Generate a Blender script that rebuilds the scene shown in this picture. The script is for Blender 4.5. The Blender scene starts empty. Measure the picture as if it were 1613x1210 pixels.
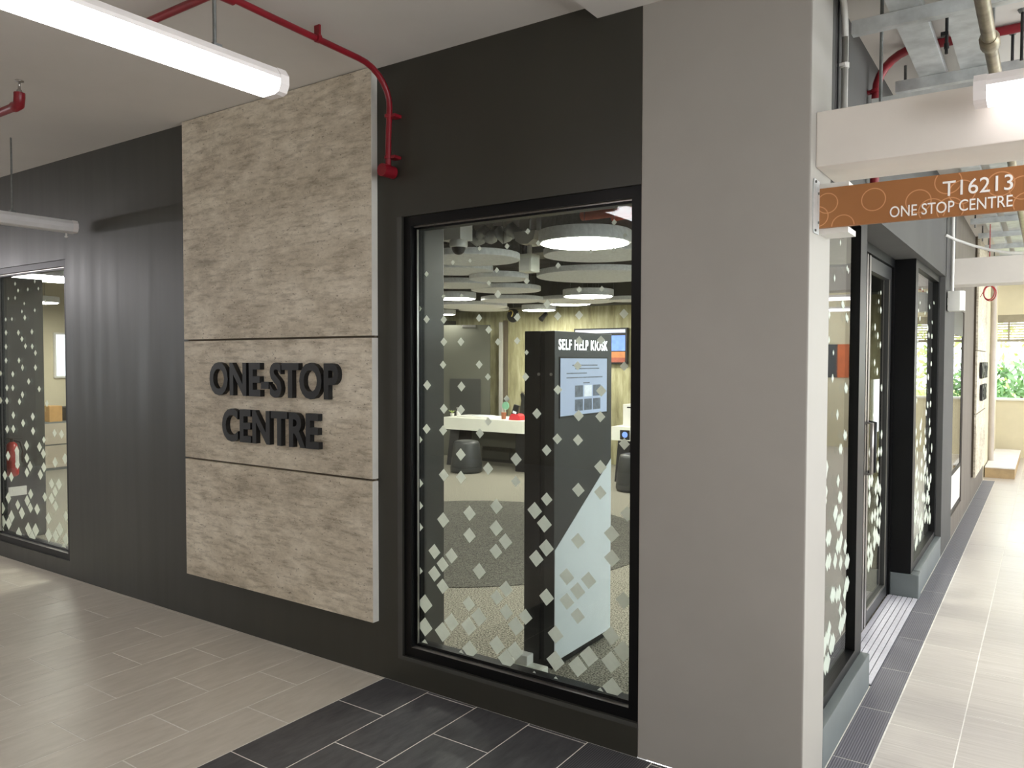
import bpy, bmesh, math, random
from mathutils import Vector, Matrix
S = bpy.context.scene
COL = S.collection
R = math.radians

# ------------------------------------------------------------------ camera
cam_d = bpy.data.cameras.new('camera')
cam = bpy.data.objects.new('camera', cam_d)
COL.objects.link(cam)
S.camera = cam
cam_d.sensor_fit = 'HORIZONTAL'
cam_d.sensor_width = 36.0
cam_d.lens = 36.0 * 1228.2 / 1613.0
cam_d.clip_start = 0.05
cam_d.clip_end = 300
yaw, pitch, roll = R(-34.488), R(-1.782), R(0.113)
fw = Vector((math.sin(yaw) * math.cos(pitch), math.cos(yaw) * math.cos(pitch), math.sin(pitch)))
rt = Vector((math.cos(yaw), -math.sin(yaw), 0))
up = rt.cross(fw)
rt2 = rt * math.cos(roll) + up * math.sin(roll)
up2 = rt2.cross(fw)
cam.matrix_world = Matrix(((rt2.x, up2.x, -fw.x, 0.0), (rt2.y, up2.y, -fw.y, 0.0), (rt2.z, up2.z, -fw.z, 1.62), (0, 0, 0, 1)))

# ------------------------------------------------------------------ sky and exposure
W = bpy.data.worlds.new('overcast_sky')
S.world = W
W.use_nodes = True
bg = W.node_tree.nodes['Background']
bg.inputs[0].default_value = (0.93, 0.97, 1.0, 1)
bg.inputs[1].default_value = 4.6
S.view_settings.view_transform = 'Standard'
S.view_settings.look = 'None'
S.view_settings.exposure = 0.45
S.view_settings.gamma = 1.0
S.view_settings.use_curve_mapping = False
S.cycles.max_bounces = 12
S.cycles.diffuse_bounces = 5
S.cycles.glossy_bounces = 5
S.cycles.transparent_max_bounces = 24
S.cycles.sample_clamp_indirect = 8.0
LAMP = 10.0       # walkway tube lamp in view
LAMP_ADDED = 72.0     # unseen walkway lamps, added to brighten floor and panel
LAMP_C = 2.4      # corridor tube lamps
DISC = 43.0        # office ceiling discs

# ------------------------------------------------------------------ helpers
def lin(c):
    return tuple(((v / 255) / 12.92 if v / 255 <= 0.04045 else ((v / 255 + 0.055) / 1.055) ** 2.4) for v in c) + (1.0,)

def nt(name):
    m = bpy.data.materials.new(name)
    m.use_nodes = True
    t = m.node_tree
    b = t.nodes['Principled BSDF']
    return m, t, b

def pos(t, scale=(1, 1, 1), kind='world'):
    if kind == 'world':
        g = t.nodes.new('ShaderNodeNewGeometry'); o = g.outputs['Position']
    else:
        g = t.nodes.new('ShaderNodeTexCoord'); o = g.outputs['Object']
    mp = t.nodes.new('ShaderNodeMapping')
    mp.inputs['Scale'].default_value = scale
    t.links.new(o, mp.inputs['Vector'])
    return mp.outputs['Vector']

def noise(t, vec, scale, detail=4, rough=0.6):
    n = t.nodes.new('ShaderNodeTexNoise')
    n.inputs['Scale'].default_value = scale
    n.inputs['Detail'].default_value = detail
    n.inputs['Roughness'].default_value = rough
    t.links.new(vec, n.inputs['Vector'])
    return n.outputs['Fac']

def ramp(t, fac, stops):
    r = t.nodes.new('ShaderNodeValToRGB')
    e = r.color_ramp.elements
    while len(e) < len(stops):
        e.new(0.5)
    for k, (p, c) in enumerate(stops):
        e[k].position = p
        e[k].color = lin(c)
    t.links.new(fac, r.inputs['Fac'])
    return r.outputs['Color']

def mixc(t, a, b, fac, mode='MIX'):
    n = t.nodes.new('ShaderNodeMix')
    n.data_type = 'RGBA'
    n.blend_type = mode
    if isinstance(fac, float):
        n.inputs[0].default_value = fac
    else:
        t.links.new(fac, n.inputs[0])
    for v, s in ((a, n.inputs[6]), (b, n.inputs[7])):
        if isinstance(v, tuple):
            s.default_value = v
        else:
            t.links.new(v, s)
    return n.outputs[2]

def bump(t, b, h, strength=0.2, dist=0.01):
    n = t.nodes.new('ShaderNodeBump')
    n.inputs['Strength'].default_value = strength
    n.inputs['Distance'].default_value = dist
    t.links.new(h, n.inputs['Height'])
    t.links.new(n.outputs['Normal'], b.inputs['Normal'])

def pm(name, c, rough=0.5, metal=0.0, var=0.08, scale=6.0, stretch=(1, 1, 1), bmp=0.0, emit=0.0, spec=0.5):
    """painted, plastic or metal surface: base colour with a faint mottling"""
    m, t, b = nt(name)
    v = pos(t, stretch)
    n = noise(t, v, scale)
    lo = tuple(max(0, x * (1 - var)) for x in c)
    hi = tuple(min(255, x * (1 + var)) for x in c)
    t.links.new(ramp(t, n, [(0.3, lo), (0.7, hi)]), b.inputs['Base Color'])
    b.inputs['Roughness'].default_value = rough
    b.inputs['Metallic'].default_value = metal
    b.inputs['Specular IOR Level'].default_value = spec
    if bmp:
        bump(t, b, noise(t, v, scale * 12, 3), bmp, 0.002)
    if emit:
        b.inputs['Emission Color'].default_value = lin(c)
        b.inputs['Emission Strength'].default_value = emit
    return m

M = {}
# structure
def wall_paint():
    m = pm('dark_charcoal_wall_paint', (53, 52, 45), 0.45, var=0.05, scale=1.6, stretch=(1, 1, .25), bmp=0.03)
    t = m.node_tree
    n = noise(t, pos(t, (7.0, 7.0, .35)), 1.5, 5, 0.6)
    mr = t.nodes.new('ShaderNodeMapRange')
    mr.inputs[1].default_value = 0.3; mr.inputs[2].default_value = 0.7
    mr.inputs[3].default_value = 0.38; mr.inputs[4].default_value = 0.48
    t.links.new(n, mr.inputs[0])
    t.links.new(mr.outputs[0], t.nodes['Principled BSDF'].inputs['Roughness'])
    return m
M['wall_dark'] = wall_paint()
M['column'] = pm('grey_column_paint', (162, 158, 151), 0.6, var=0.025, scale=1.3, bmp=0.05)
M['wall_grey'] = pm('mid_grey_wall_paint', (90, 89, 87), 0.75, var=0.04, scale=2, bmp=0.03, spec=0.2)
M['sill_grey'] = pm('blue_grey_sill_paint', (106, 112, 112), 0.5, var=0.04, scale=4)
M['ceil'] = pm('white_ceiling_paint', (214, 210, 204), 0.85, var=0.02, scale=1.2, bmp=0.04)
M['beam'] = pm('cream_beam_paint', (226, 219, 210), 0.7, var=0.02, scale=3)
M['black_alu'] = pm('black_window_aluminium', (10, 10, 11), 0.42, 0.0, var=0.1, spec=0.25)
M['silver'] = pm('brushed_steel', (176, 172, 168), 0.28, 0.9, var=0.05, scale=20, stretch=(6, 6, .4))
M['galv'] = pm('galvanised_steel', (200, 204, 204), 0.42, 0.4, var=0.1, scale=9)
M['galv_d'] = pm('dull_steel', (120, 122, 120), 0.5, 0.6, var=0.1, scale=30)
M['brown_pipe'] = pm('weathered_steel_pipe', (142, 132, 112), 0.38, 0.7, var=0.18, scale=14)
M['red'] = pm('red_pipe_paint', (132, 20, 34), 0.35, 0, var=0.08, scale=9)
M['white_pl'] = pm('white_plastic', (228, 226, 220), 0.4, var=0.02)
M['cream'] = pm('cream_wall_paint', (212, 203, 176), 0.8, var=0.03, scale=2)
M['parapet'] = pm('off_white_parapet_paint', (206, 204, 199), 0.8, var=0.03, scale=2)
M['beige'] = pm('beige_grey_render', (176, 166, 150), 0.8, var=0.04, scale=2)
M['black'] = pm('matt_black', (20, 20, 21), 0.5, var=0.1)
M['letter'] = pm('black_letter_acrylic', (15, 15, 17), 0.5, var=0.06, scale=8)
M['off_ceiling'] = pm('black_sprayed_slab', (52, 50, 50), 0.9, var=0.25, scale=5)
M['pillar'] = pm('charcoal_office_column', (62, 63, 60), 0.5, var=0.05, scale=2)
M['kiosk'] = pm('dark_grey_kiosk_steel', (46, 46, 46), 0.38, var=0.04, scale=3)
M['kiosk_d'] = pm('black_kiosk_trim', (24, 24, 24), 0.4, var=0.05)
M['kiosk_w'] = pm('white_kiosk_vinyl', (226, 233, 236), 0.45, var=0.015)
M['stool'] = pm('charcoal_leatherette', (52, 54, 54), 0.4, var=0.06, scale=20, bmp=0.1)
M['desk'] = pm('white_desk_laminate', (240, 240, 228), 0.4, var=0.015)
M['door'] = pm('grey_green_door', (92, 92, 82), 0.55, var=0.05, scale=2)
M['orange_pipe'] = pm('orange_red_pipe', (226, 112, 84), 0.5, var=0.15, scale=7)
M['disc'] = pm('felt_ceiling_disc', (242, 242, 242), 0.9, var=0.05, scale=40, bmp=0.15)
M['glow'] = pm('disc_diffuser', (255, 251, 238), 0.5, var=0.0, emit=DISC)
M['tube'] = pm('lamp_diffuser', (255, 250, 253), 0.4, var=0.0, emit=LAMP)
M['tube_c'] = pm('corridor_lamp_diffuser', (255, 250, 253), 0.4, var=0.0, emit=LAMP_C)
M['tube_added'] = pm('added_lamp_diffuser', (255, 250, 253), 0.4, var=0.0, emit=LAMP_ADDED)
M['off_tube'] = pm('unlit_lamp_plastic', (224, 222, 222), 0.35, var=0.02)
M['cap'] = pm('frosted_end_cap', (236, 230, 228), 0.35, var=0.02)
M['sign'] = pm('orange_brown_sign', (160, 105, 58), 0.5, var=0.03, scale=3)
M['sign_ring'] = pm('pale_orange_print', (206, 148, 100), 0.5, var=0.03)
M['sign_text'] = pm('white_sign_print', (250, 247, 242), 0.5, var=0.01)
M['screen'] = pm('pale_blue_screen', (150, 162, 184), 0.3, var=0.05, scale=2.5, emit=0.55)
M['screen_dark'] = pm('grey_screen_print', (92, 100, 112), 0.3, var=0.25, scale=30, emit=0.25)
M['screen_white'] = pm('white_screen_print', (205, 210, 216), 0.3, var=0.08, scale=30, emit=0.5)
M['tv_blue'] = pm('blue_tv_picture', (110, 140, 220), 0.3, var=0.25, scale=5, emit=0.7)
M['tv_orange'] = pm('orange_tv_picture', (176, 116, 76), 0.3, var=0.15, scale=5, emit=0.7)
M['tv_red'] = pm('rust_tv_picture', (140, 80, 66), 0.3, var=0.2, scale=7, emit=0.6)
M['tv_white'] = pm('pale_tv_picture', (190, 200, 235), 0.3, var=0.1, scale=5, emit=0.7)
M['glow_text'] = pm('lit_white_letters', (255, 255, 255), 0.4, var=0.0, emit=1.6)
M['grout'] = pm('white_grout', (226, 222, 214), 0.9, var=0.05, scale=30)
M['gold'] = pm('gold_numeral', (196, 170, 90), 0.4, 0.3, var=0.1)
M['ext_red'] = pm('extinguisher_red', (170, 36, 34), 0.35, var=0.05)
M['card'] = pm('brown_cardboard', (186, 146, 92), 0.8, var=0.06, scale=12)
M['tan'] = pm('tan_box', (196, 172, 124), 0.8, var=0.06, scale=12)
M['yellow'] = pm('yellow_paper', (232, 196, 112), 0.7, var=0.06)
M['green'] = pm('mint_green_plastic', (140, 200, 166), 0.45, var=0.08)
M['leaf'] = pm('green_leaf', (176, 200, 120), 0.6, var=0.35, scale=2.5)
M['leaf2'] = pm('dark_green_leaf', (104, 140, 92), 0.6, var=0.3, scale=2.5)
M['bark'] = pm('grey_bark', (110, 100, 88), 0.9, var=0.2, scale=8)
M['pot'] = pm('brown_pot', (150, 92, 66), 0.6, var=0.1)
M['pinkred'] = pm('red_card_reader', (206, 52, 62), 0.45, var=0.06)
M['cable_white'] = pm('white_cable', (226, 224, 218), 0.5, var=0.02)
M['cable_red'] = pm('red_cable', (176, 44, 48), 0.5, var=0.05)
M['blind'] = pm('slatted_blind', (196, 190, 146), 0.7, var=0.1, scale=10)
M['blind_frame'] = pm('grey_blind_frame', (150, 142, 122), 0.6, var=0.06)
M['daylit'] = pm('daylit_window_pane', (236, 246, 250), 0.3, var=0.02, emit=1.5)
M['grass'] = pm('lawn', (150, 168, 96), 0.9, var=0.2, scale=3)
M['paper'] = pm('white_paper', (214, 220, 224), 0.7, var=0.02)
M['mat'] = pm('ribbed_entrance_mat', (206, 204, 212), 0.55, 0.3, var=0.04, scale=60)
M['mat_dark'] = pm('dark_mat_groove', (70, 70, 76), 0.7, var=0.1)
M['notice'] = pm('dark_noticeboard', (70, 72, 74), 0.5, var=0.06)
M['orange'] = pm('orange_noticeboard_edge', (206, 110, 62), 0.5, var=0.05)
M['step'] = pm('tan_step_edge', (172, 148, 112), 0.7, var=0.08, scale=6)
M['step_top'] = pm('pale_step_top', (226, 222, 220), 0.5, var=0.03, scale=6)
M['wall_far_a'] = pm('taupe_corridor_cladding', (118, 111, 103), 0.75, var=0.06, scale=3, stretch=(4, 4, .3), spec=0.2)
M['round_col'] = pm('taupe_round_column', (186, 176, 166), 0.6, var=0.03)

def stone_panel():
    m, t, b = nt('weathered_concrete_laminate')
    v = pos(t, (1.0, 1.0, 1.9))
    v2 = pos(t, (2.4, 2.4, 13.0))
    v3 = pos(t, (5.0, 5.0, 9.0))
    big = ramp(t, noise(t, v, 2.3, 12, 0.78), [(0.30, (160, 149, 131)), (0.47, (204, 194, 174)), (0.62, (232, 224, 206))])
    streak = ramp(t, noise(t, v2, 3.2, 6, 0.7), [(0.34, (166, 158, 146)), (0.52, (255, 255, 255))])
    c = mixc(t, big, streak, 0.55, 'MULTIPLY')
    pits = ramp(t, noise(t, v3, 11, 2, 0.5), [(0.27, (100, 90, 78)), (0.34, (255, 255, 255))])
    c = mixc(t, c, pits, 0.6, 'MULTIPLY')
    t.links.new(c, b.inputs['Base Color'])
    b.inputs['Roughness'].default_value = 0.6
    bump(t, b, noise(t, v2, 8, 5), 0.15, 0.003)
    return m
M['stone'] = stone_panel()
M['reveal'] = pm('lit_grey_reveal', (70, 70, 66), 0.5, var=0.05)  # lighter than the wall paint, to imitate light on the reveal
M['panel_gap'] = pm('brown_panel_backing', (104, 94, 80), 0.8, var=0.05)
M['panel_edge'] = pm('pale_panel_edging', (214, 211, 202), 0.5, var=0.03)

def back_wall():
    m, t, b = nt('limewashed_office_wall')
    v = pos(t, (5.0, 1.0, 0.8))
    c = ramp(t, noise(t, v, 2.4, 6, 0.65), [(0.3, (140, 134, 100)), (0.5, (176, 170, 132)), (0.72, (208, 203, 168))])
    t.links.new(c, b.inputs['Base Color'])
    b.inputs['Roughness'].default_value = 0.7
    return m
M['back_wall'] = back_wall()

def tile_mat(name, lo, hi, rough, stretch, scale=4.0, strength=0.06, rand=0.06, streak=0.0):
    m, t, b = nt(name)
    v = pos(t, stretch)
    n = noise(t, v, scale, 6, 0.65)
    c = ramp(t, n, [(0.3, lo), (0.7, hi)])
    oi = t.nodes.new('ShaderNodeObjectInfo')
    hs = t.nodes.new('ShaderNodeHueSaturation')
    mr = t.nodes.new('ShaderNodeMapRange')
    mr.inputs[3].default_value = 1 - rand
    mr.inputs[4].default_value = 1 + rand
    t.links.new(oi.outputs['Random'], mr.inputs[0])
    t.links.new(mr.outputs[0], hs.inputs['Value'])
    t.links.new(c, hs.inputs['Color'])
    t.links.new(hs.outputs['Color'], b.inputs['Base Color'])
    b.inputs['Roughness'].default_value = rough
    bump(t, b, n, strength, 0.003)
    return m
M['tile_light'] = tile_mat('light_greige_tile', (192, 184, 169), (209, 201, 187), 0.36, (5, 1, 1), 5, 0.05, 0.035)
M['tile_dark'] = tile_mat('charcoal_slate_tile', (60, 60, 62), (88, 87, 88), 0.42, (5, 1.2, 1), 6, 0.12, 0.08)
M['tile_corr'] = tile_mat('pale_streaked_corridor_tile', (182, 174, 167), (205, 198, 192), 0.3, (0.4, 12, 1), 6, 0.06, 0.02)

def ribbed_tile(name, lo, hi):
    m, t, b = nt(name)
    g = t.nodes.new('ShaderNodeNewGeometry')
    w = t.nodes.new('ShaderNodeTexWave')
    w.bands_direction = 'X'
    w.inputs['Scale'].default_value = 32
    w.inputs['Distortion'].default_value = 0.6
    t.links.new(g.outputs['Position'], w.inputs['Vector'])
    c = ramp(t, w.outputs['Fac'], [(0.2, lo), (0.8, hi)])
    t.links.new(c, b.inputs['Base Color'])
    b.inputs['Roughness'].default_value = 0.5
    bump(t, b, w.outputs['Fac'], 0.4, 0.002)
    return m
M['tile_rib'] = ribbed_tile('ribbed_grey_edge_tile', (90, 88, 95), (118, 116, 123))
M['tile_rib_d'] = ribbed_tile('ribbed_charcoal_tile', (48, 48, 50), (88, 87, 89))

def carpet(name, lo, hi):
    m, t, b = nt(name)
    v = pos(t)
    c = ramp(t, noise(t, v, 95, 3, 0.8), [(0.42, lo), (0.56, hi)])
    t.links.new(c, b.inputs['Base Color'])
    b.inputs['Roughness'].default_value = 0.95
    b.inputs['Specular IOR Level'].default_value = 0.1
    bump(t, b, noise(t, v, 110, 3), 0.5, 0.004)
    return m
M['carpet'] = carpet('speckled_beige_carpet', (70, 68, 61), (168, 163, 149))
M['carpet_d'] = carpet('speckled_charcoal_carpet', (46, 46, 43), (112, 110, 102))

def glass(name, tint, ior=1.5):
    m, t, b = nt(name)
    t.nodes.remove(b)
    out = t.nodes['Material Output']
    g = t.nodes.new('ShaderNodeNewGeometry')
    mr = t.nodes.new('ShaderNodeMapRange')
    mr.inputs[3].default_value = ior
    mr.inputs[4].default_value = 1.0 / ior
    t.links.new(g.outputs['Backfacing'], mr.inputs[0])
    fr = t.nodes.new('ShaderNodeFresnel')
    t.links.new(mr.outputs[0], fr.inputs['IOR'])
    tr = t.nodes.new('ShaderNodeBsdfTransparent')
    tr.inputs[0].default_value = lin(tint)
    gl = t.nodes.new('ShaderNodeBsdfGlossy')
    gl.inputs['Roughness'].default_value = 0.0
    mx = t.nodes.new('ShaderNodeMixShader')
    t.links.new(fr.outputs[0], mx.inputs[0])
    t.links.new(tr.outputs[0], mx.inputs[1])
    t.links.new(gl.outputs[0], mx.inputs[2])
    t.links.new(mx.outputs[0], out.inputs['Surface'])
    return m
M['glass'] = glass('clear_window_glass', (249, 252, 251))

def frost():
    m, t, b = nt('frosted_film')
    out = t.nodes['Material Output']
    b.inputs['Base Color'].default_value = lin((210, 220, 214))
    b.inputs['Roughness'].default_value = 0.7
    tl = t.nodes.new('ShaderNodeBsdfTranslucent')
    tl.inputs[0].default_value = lin((250, 250, 240))
    tr = t.nodes.new('ShaderNodeBsdfTransparent')
    m1 = t.nodes.new('ShaderNodeMixShader'); m1.inputs[0].default_value = 0.5
    m2 = t.nodes.new('ShaderNodeMixShader'); m2.inputs[0].default_value = 0.16
    n = noise(t, pos(t), 60)
    t.links.new(ramp(t, n, [(0.3, (206, 216, 210)), (0.7, (218, 228, 222))]), b.inputs['Base Color'])
    t.links.new(b.outputs[0], m1.inputs[1]); t.links.new(tl.outputs[0], m1.inputs[2])
    t.links.new(m1.outputs[0], m2.inputs[1]); t.links.new(tr.outputs[0], m2.inputs[2])
    t.links.new(m2.outputs[0], out.inputs['Surface'])
    return m
M['frost'] = frost()

ORG = {}
class MB:
    """collects shapes in world coordinates; build() makes ONE mesh object"""
    def __init__(s):
        s.v = []; s.f = []; s.sm = []
    def add(s, vs, fs, smooth=False):
        o = len(s.v)
        s.v += [tuple(p) for p in vs]
        s.f += [tuple(i + o for i in f) for f in fs]
        s.sm += [smooth] * len(fs)
        return s
    def box(s, x0, x1, y0, y1, z0, z1, bev=0.0):
        if bev <= 0:
            vs = [(x, y, z) for x in (x0, x1) for y in (y0, y1) for z in (z0, z1)]
            return s.add(vs, [(0, 1, 3, 2), (4, 6, 7, 5), (0, 4, 5, 1), (2, 3, 7, 6), (0, 2, 6, 4), (1, 5, 7, 3)])
        bm = bmesh.new()
        bmesh.ops.create_cube(bm, size=1)
        for v in bm.verts:
            v.co = Vector((x0 + (v.co.x + .5) * (x1 - x0), y0 + (v.co.y + .5) * (y1 - y0), z0 + (v.co.z + .5) * (z1 - z0)))
        bmesh.ops.bevel(bm, geom=list(bm.edges), offset=bev, segments=2, affect='EDGES', profile=0.6)
        bm.verts.index_update()
        s.add([v.co[:] for v in bm.verts], [[v.index for v in f.verts] for f in bm.faces])
        bm.free()
        return s
    def prism(s, pts, axis, a0, a1):
        """polygon pts in the two other axes, extruded along axis from a0 to a1"""
        n = len(pts)
        def P(p, a):
            return {'x': (a, p[0], p[1]), 'y': (p[0], a, p[1]), 'z': (p[0], p[1], a)}[axis]
        vs = [P(p, a0) for p in pts] + [P(p, a1) for p in pts]
        fs = [tuple(range(n))[::-1], tuple(range(n, 2 * n))] + [(i, (i + 1) % n, n + (i + 1) % n, n + i) for i in range(n)]
        return s.add(vs, fs)
    def tube(s, path, r, seg=10, caps=True):
        pts = [Vector(p) for p in path]
        rs = r if isinstance(r, (list, tuple)) else [r] * len(pts)
        rings = []
        up0 = None
        for i, p in enumerate(pts):
            d = (pts[min(i + 1, len(pts) - 1)] - pts[max(i - 1, 0)]).normalized()
            if up0 is None:
                up0 = d.orthogonal().normalized()
            u = (up0 - d * up0.dot(d)).normalized()
            up0 = u
            w = d.cross(u)
            rings.append([p + (u * math.cos(2 * math.pi * k / seg) + w * math.sin(2 * math.pi * k / seg)) * rs[i] for k in range(seg)])
        vs = [q for ring in rings for q in ring]
        fs = []
        for i in range(len(pts) - 1):
            for k in range(seg):
                fs.append((i * seg + k, i * seg + (k + 1) % seg, (i + 1) * seg + (k + 1) % seg, (i + 1) * seg + k))
        s.add(vs, fs, True)
        if caps:
            s.add(rings[0], [tuple(range(seg))[::-1]])
            s.add(rings[-1], [tuple(range(seg))])
        return s
    def lathe(s, c, prof, seg=32, smooth=True):
        """profile [(r, z)...] turned about the vertical axis through c"""
        vs = []; fs = []
        for r, z in prof:
            for k in range(seg):
                a = 2 * math.pi * k / seg
                vs.append((c[0] + r * math.cos(a), c[1] + r * math.sin(a), c[2] + z))
        for i in range(len(prof) - 1):
            for k in range(seg):
                fs.append((i * seg + k, i * seg + (k + 1) % seg, (i + 1) * seg + (k + 1) % seg, (i + 1) * seg + k))
        s.add(vs, fs, smooth)
        n = len(prof) - 1
        s.add([vs[k] for k in range(seg)], [tuple(range(seg))[::-1]])
        s.add([vs[n * seg + k] for k in range(seg)], [tuple(range(seg))])
        return s
    def build(s, name, mat, parent=None, org=None):
        if parent is not None:
            org = ORG[parent]
        elif org is None:
            xs = [p[0] for p in s.v]; ys = [p[1] for p in s.v]; zs = [p[2] for p in s.v]
            org = ((min(xs) + max(xs)) / 2, (min(ys) + max(ys)) / 2, min(zs))
        me = bpy.data.meshes.new(name)
        me.from_pydata([(p[0] - org[0], p[1] - org[1], p[2] - org[2]) for p in s.v], [], s.f)
        me.polygons.foreach_set('use_smooth', s.sm)
        me.materials.append(M[mat])
        me.update()
        bm = bmesh.new(); bm.from_mesh(me)
        bmesh.ops.recalc_face_normals(bm, faces=bm.faces)
        bm.to_mesh(me); bm.free()
        o = bpy.data.objects.new(name, me)
        COL.objects.link(o)
        if parent is not None:
            o.parent = parent
        else:
            o.location = org
        ORG[o] = org
        return o

def box(*a, **k):
    return MB().box(*a, **k)
def tag(o, label, cat=None, group=None, kind=None):
    o['label'] = label
    if cat: o['category'] = cat
    if group: o['group'] = group
    if kind: o['kind'] = kind
    return o
def thing(name, loc, label, cat, group=None):
    o = bpy.data.objects.new(name, None)
    o.empty_display_size = 0.1
    COL.objects.link(o)
    o.location = loc
    ORG[o] = tuple(loc)
    return tag(o, label, cat, group)
def copy_tree(o, loc, label):
    c = o.copy(); COL.objects.link(c); c.location = loc; c['label'] = label; ORG[c] = tuple(loc)
    for ch in list(o.children):
        d = ch.copy(); COL.objects.link(d); d.parent = c
        for g in ch.children:
            e = g.copy(); COL.objects.link(e); e.parent = d
    return c
def struct(name, mb, mat, label, parent=None):
    o = mb.build(name, mat, parent)
    if parent is None:
        tag(o, label, 'structure', None, 'structure')
    return o

def text_islands(body, bold=0.0, extrude=0.0, space=1.0):
    """list of letters, each (verts, faces), laid out in a unit-size line; x right, y up, z out"""
    cu = bpy.data.curves.new('lettering', 'FONT')
    cu.body = body; cu.size = 1.0; cu.offset = bold; cu.extrude = extrude; cu.resolution_u = 4; cu.space_character = space
    ob = bpy.data.objects.new('lettering', cu)
    COL.objects.link(ob)
    bpy.context.view_layer.update()
    dg = bpy.context.evaluated_depsgraph_get()
    me = bpy.data.meshes.new_from_object(ob.evaluated_get(dg))
    bpy.data.objects.remove(ob)
    bm = bmesh.new(); bm.from_mesh(me)
    bmesh.ops.remove_doubles(bm, verts=bm.verts, dist=1e-5)
    bm.verts.ensure_lookup_table()
    seen = set(); out = []
    for v in bm.verts:
        if v.index in seen: continue
        st = [v]; isl = []
        seen.add(v.index)
        while st:
            a = st.pop(); isl.append(a)
            for e in a.link_edges:
                w = e.other_vert(a)
                if w.index not in seen:
                    seen.add(w.index); st.append(w)
        idx = {a.index: k for k, a in enumerate(isl)}
        fs = {f.index: [idx[q.index] for q in f.verts] for a in isl for f in a.link_faces}
        out.append(([a.co.copy() for a in isl], list(fs.values())))
    bm.free(); bpy.data.meshes.remove(me)
    return out
def fit_text(body, fn, u0, u1, v0, v1, bold=0.0, depth=(0.0, 0.01), space=1.0):
    """letters fitted to the rectangle u0..u1 x v0..v1; fn maps (u, v, d) to the world; d runs over depth"""
    L = text_islands(body, bold, 0.05, space)
    xs = [p.x for vs, _ in L for p in vs]; ys = [p.y for vs, _ in L for p in vs]
    x0, x1, y0, y1 = min(xs), max(xs), min(ys), max(ys)
    res = []
    for vs, fs in sorted(L, key=lambda q: min(p.x for p in q[0])):
        mb = MB()
        mb.add([fn(u0 + (p.x - x0) / (x1 - x0) * (u1 - u0), v0 + (p.y - y0) / (y1 - y0) * (v1 - v0), depth[1] if p.z > 0 else depth[0]) for p in vs], fs)
        res.append(mb)
    return res

# ================================================================== THE SETTING
YA, XB = 2.87, -0.70
# ---- floor: grout bed with every visible tile laid on it
bed = MB()
bed.box(-12.6, 3.2, -4.2, YA, -0.12, -0.0008).box(-0.84, 3.2, YA, 15.6, -0.12, -0.0008)
floor = struct('floor', bed, 'grout', 'pale grout bed under the walkway tiles outside the office')
_tiles = {}
def tile(x0, x1, y0, y1, mat, parent=floor, name='tile'):
    w, l = round(x1 - x0 - .005, 3), round(y1 - y0 - .005, 3)
    if w < .005 or l < .005: return
    key = (w, l, mat)
    if key not in _tiles:
        o = MB().prism([(-w/2, -l/2), (w/2, -l/2), (w/2, l/2), (-w/2, l/2)], 'z', -.012, -.0006)
        b = .0006
        o.add([(-w/2, -l/2, -.0006), (w/2, -l/2, -.0006), (w/2, l/2, -.0006), (-w/2, l/2, -.0006),
               (-w/2+b, -l/2+b, 0), (w/2-b, -l/2+b, 0), (w/2-b, l/2-b, 0), (-w/2+b, l/2-b, 0)],
              [(0, 1, 5, 4), (1, 2, 6, 5), (2, 3, 7, 6), (3, 0, 4, 7), (4, 5, 6, 7)])
        t = o.build(name, mat, None, (0, 0, 0))
        _tiles[key] = t.data
    else:
        t = bpy.data.objects.new(name, _tiles[key]); COL.objects.link(t)
    po = ORG[parent]
    t.parent = parent
    t.location = ((x0+x1)/2 - po[0], (y0+y1)/2 - po[1], -po[2])
    return t
LW, LT = 0.2940, 0.593
YLOW = 0.75
for k in range(-22, 8):
    x0 = -2.753 + k * LW; x1 = x0 + LW
    if k == 7: x1 = -0.553
    y = 2.553 if k % 2 == 0 else 2.851
    mat = 'tile_light' if k < 0 else 'tile_dark'
    tile(x0, x1, y, YA, 'tile_rib_d' if k >= 3 else mat)
    while y > YLOW:
        m2 = mat
        if k >= 4 and y > 2.5: m2 = 'tile_rib_d'
        tile(x0, x1, max(y - LT, YLOW), y, m2)
        y -= LT
# corridor: ribbed edge strip against the shopfront, then pale tiles
y = 3.345 - .559
while y < 11.8:
    tile(-0.699, -0.555, max(y, YA), y + .559, 'tile_rib'); y += .559
for c, (xa, xb, ys) in enumerate(((-0.553, -0.279, 3.79), (-0.279, 0.015, 4.085))):
    y = ys - 2 * LT
    while y < 15.3:
        tile(xa, xb, max(y, YA), min(y + LT, 15.5), 'tile_corr'); y += LT
of = MB()
of.box(-12.6, 3.2, -4.2, YLOW, -.02, 0).box(-12.6, -2.753 - 22 * LW, YLOW, YA, -.02, 0).box(-0.553, 3.2, YLOW, YA, -.02, 0).box(0.015, 3.2, YA, 15.5, -.02, 0)
of.box(-0.84, -0.69, 12.4, 15.5, -.02, 0).box(-0.69, -0.553, 12.29, 15.5, -.02, 0)
o = of.build('outer_tiling', 'tile_corr', floor); o['kind'] = 'stuff'

# ---- ceilings
struct('ceiling', box(-12.6, -1.55, -4.2, YA + .12, 3.075, 3.3), 'ceil', 'white painted concrete ceiling over the walkway')
cb = MB().box(-1.55, 3.2, -4.2, YA, 3.021, 3.3).box(XB, 3.2, YA, 15.7, 3.021, 3.3)
struct('ceiling_corridor', cb, 'ceil', 'lower white concrete ceiling over the side corridor')

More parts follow.
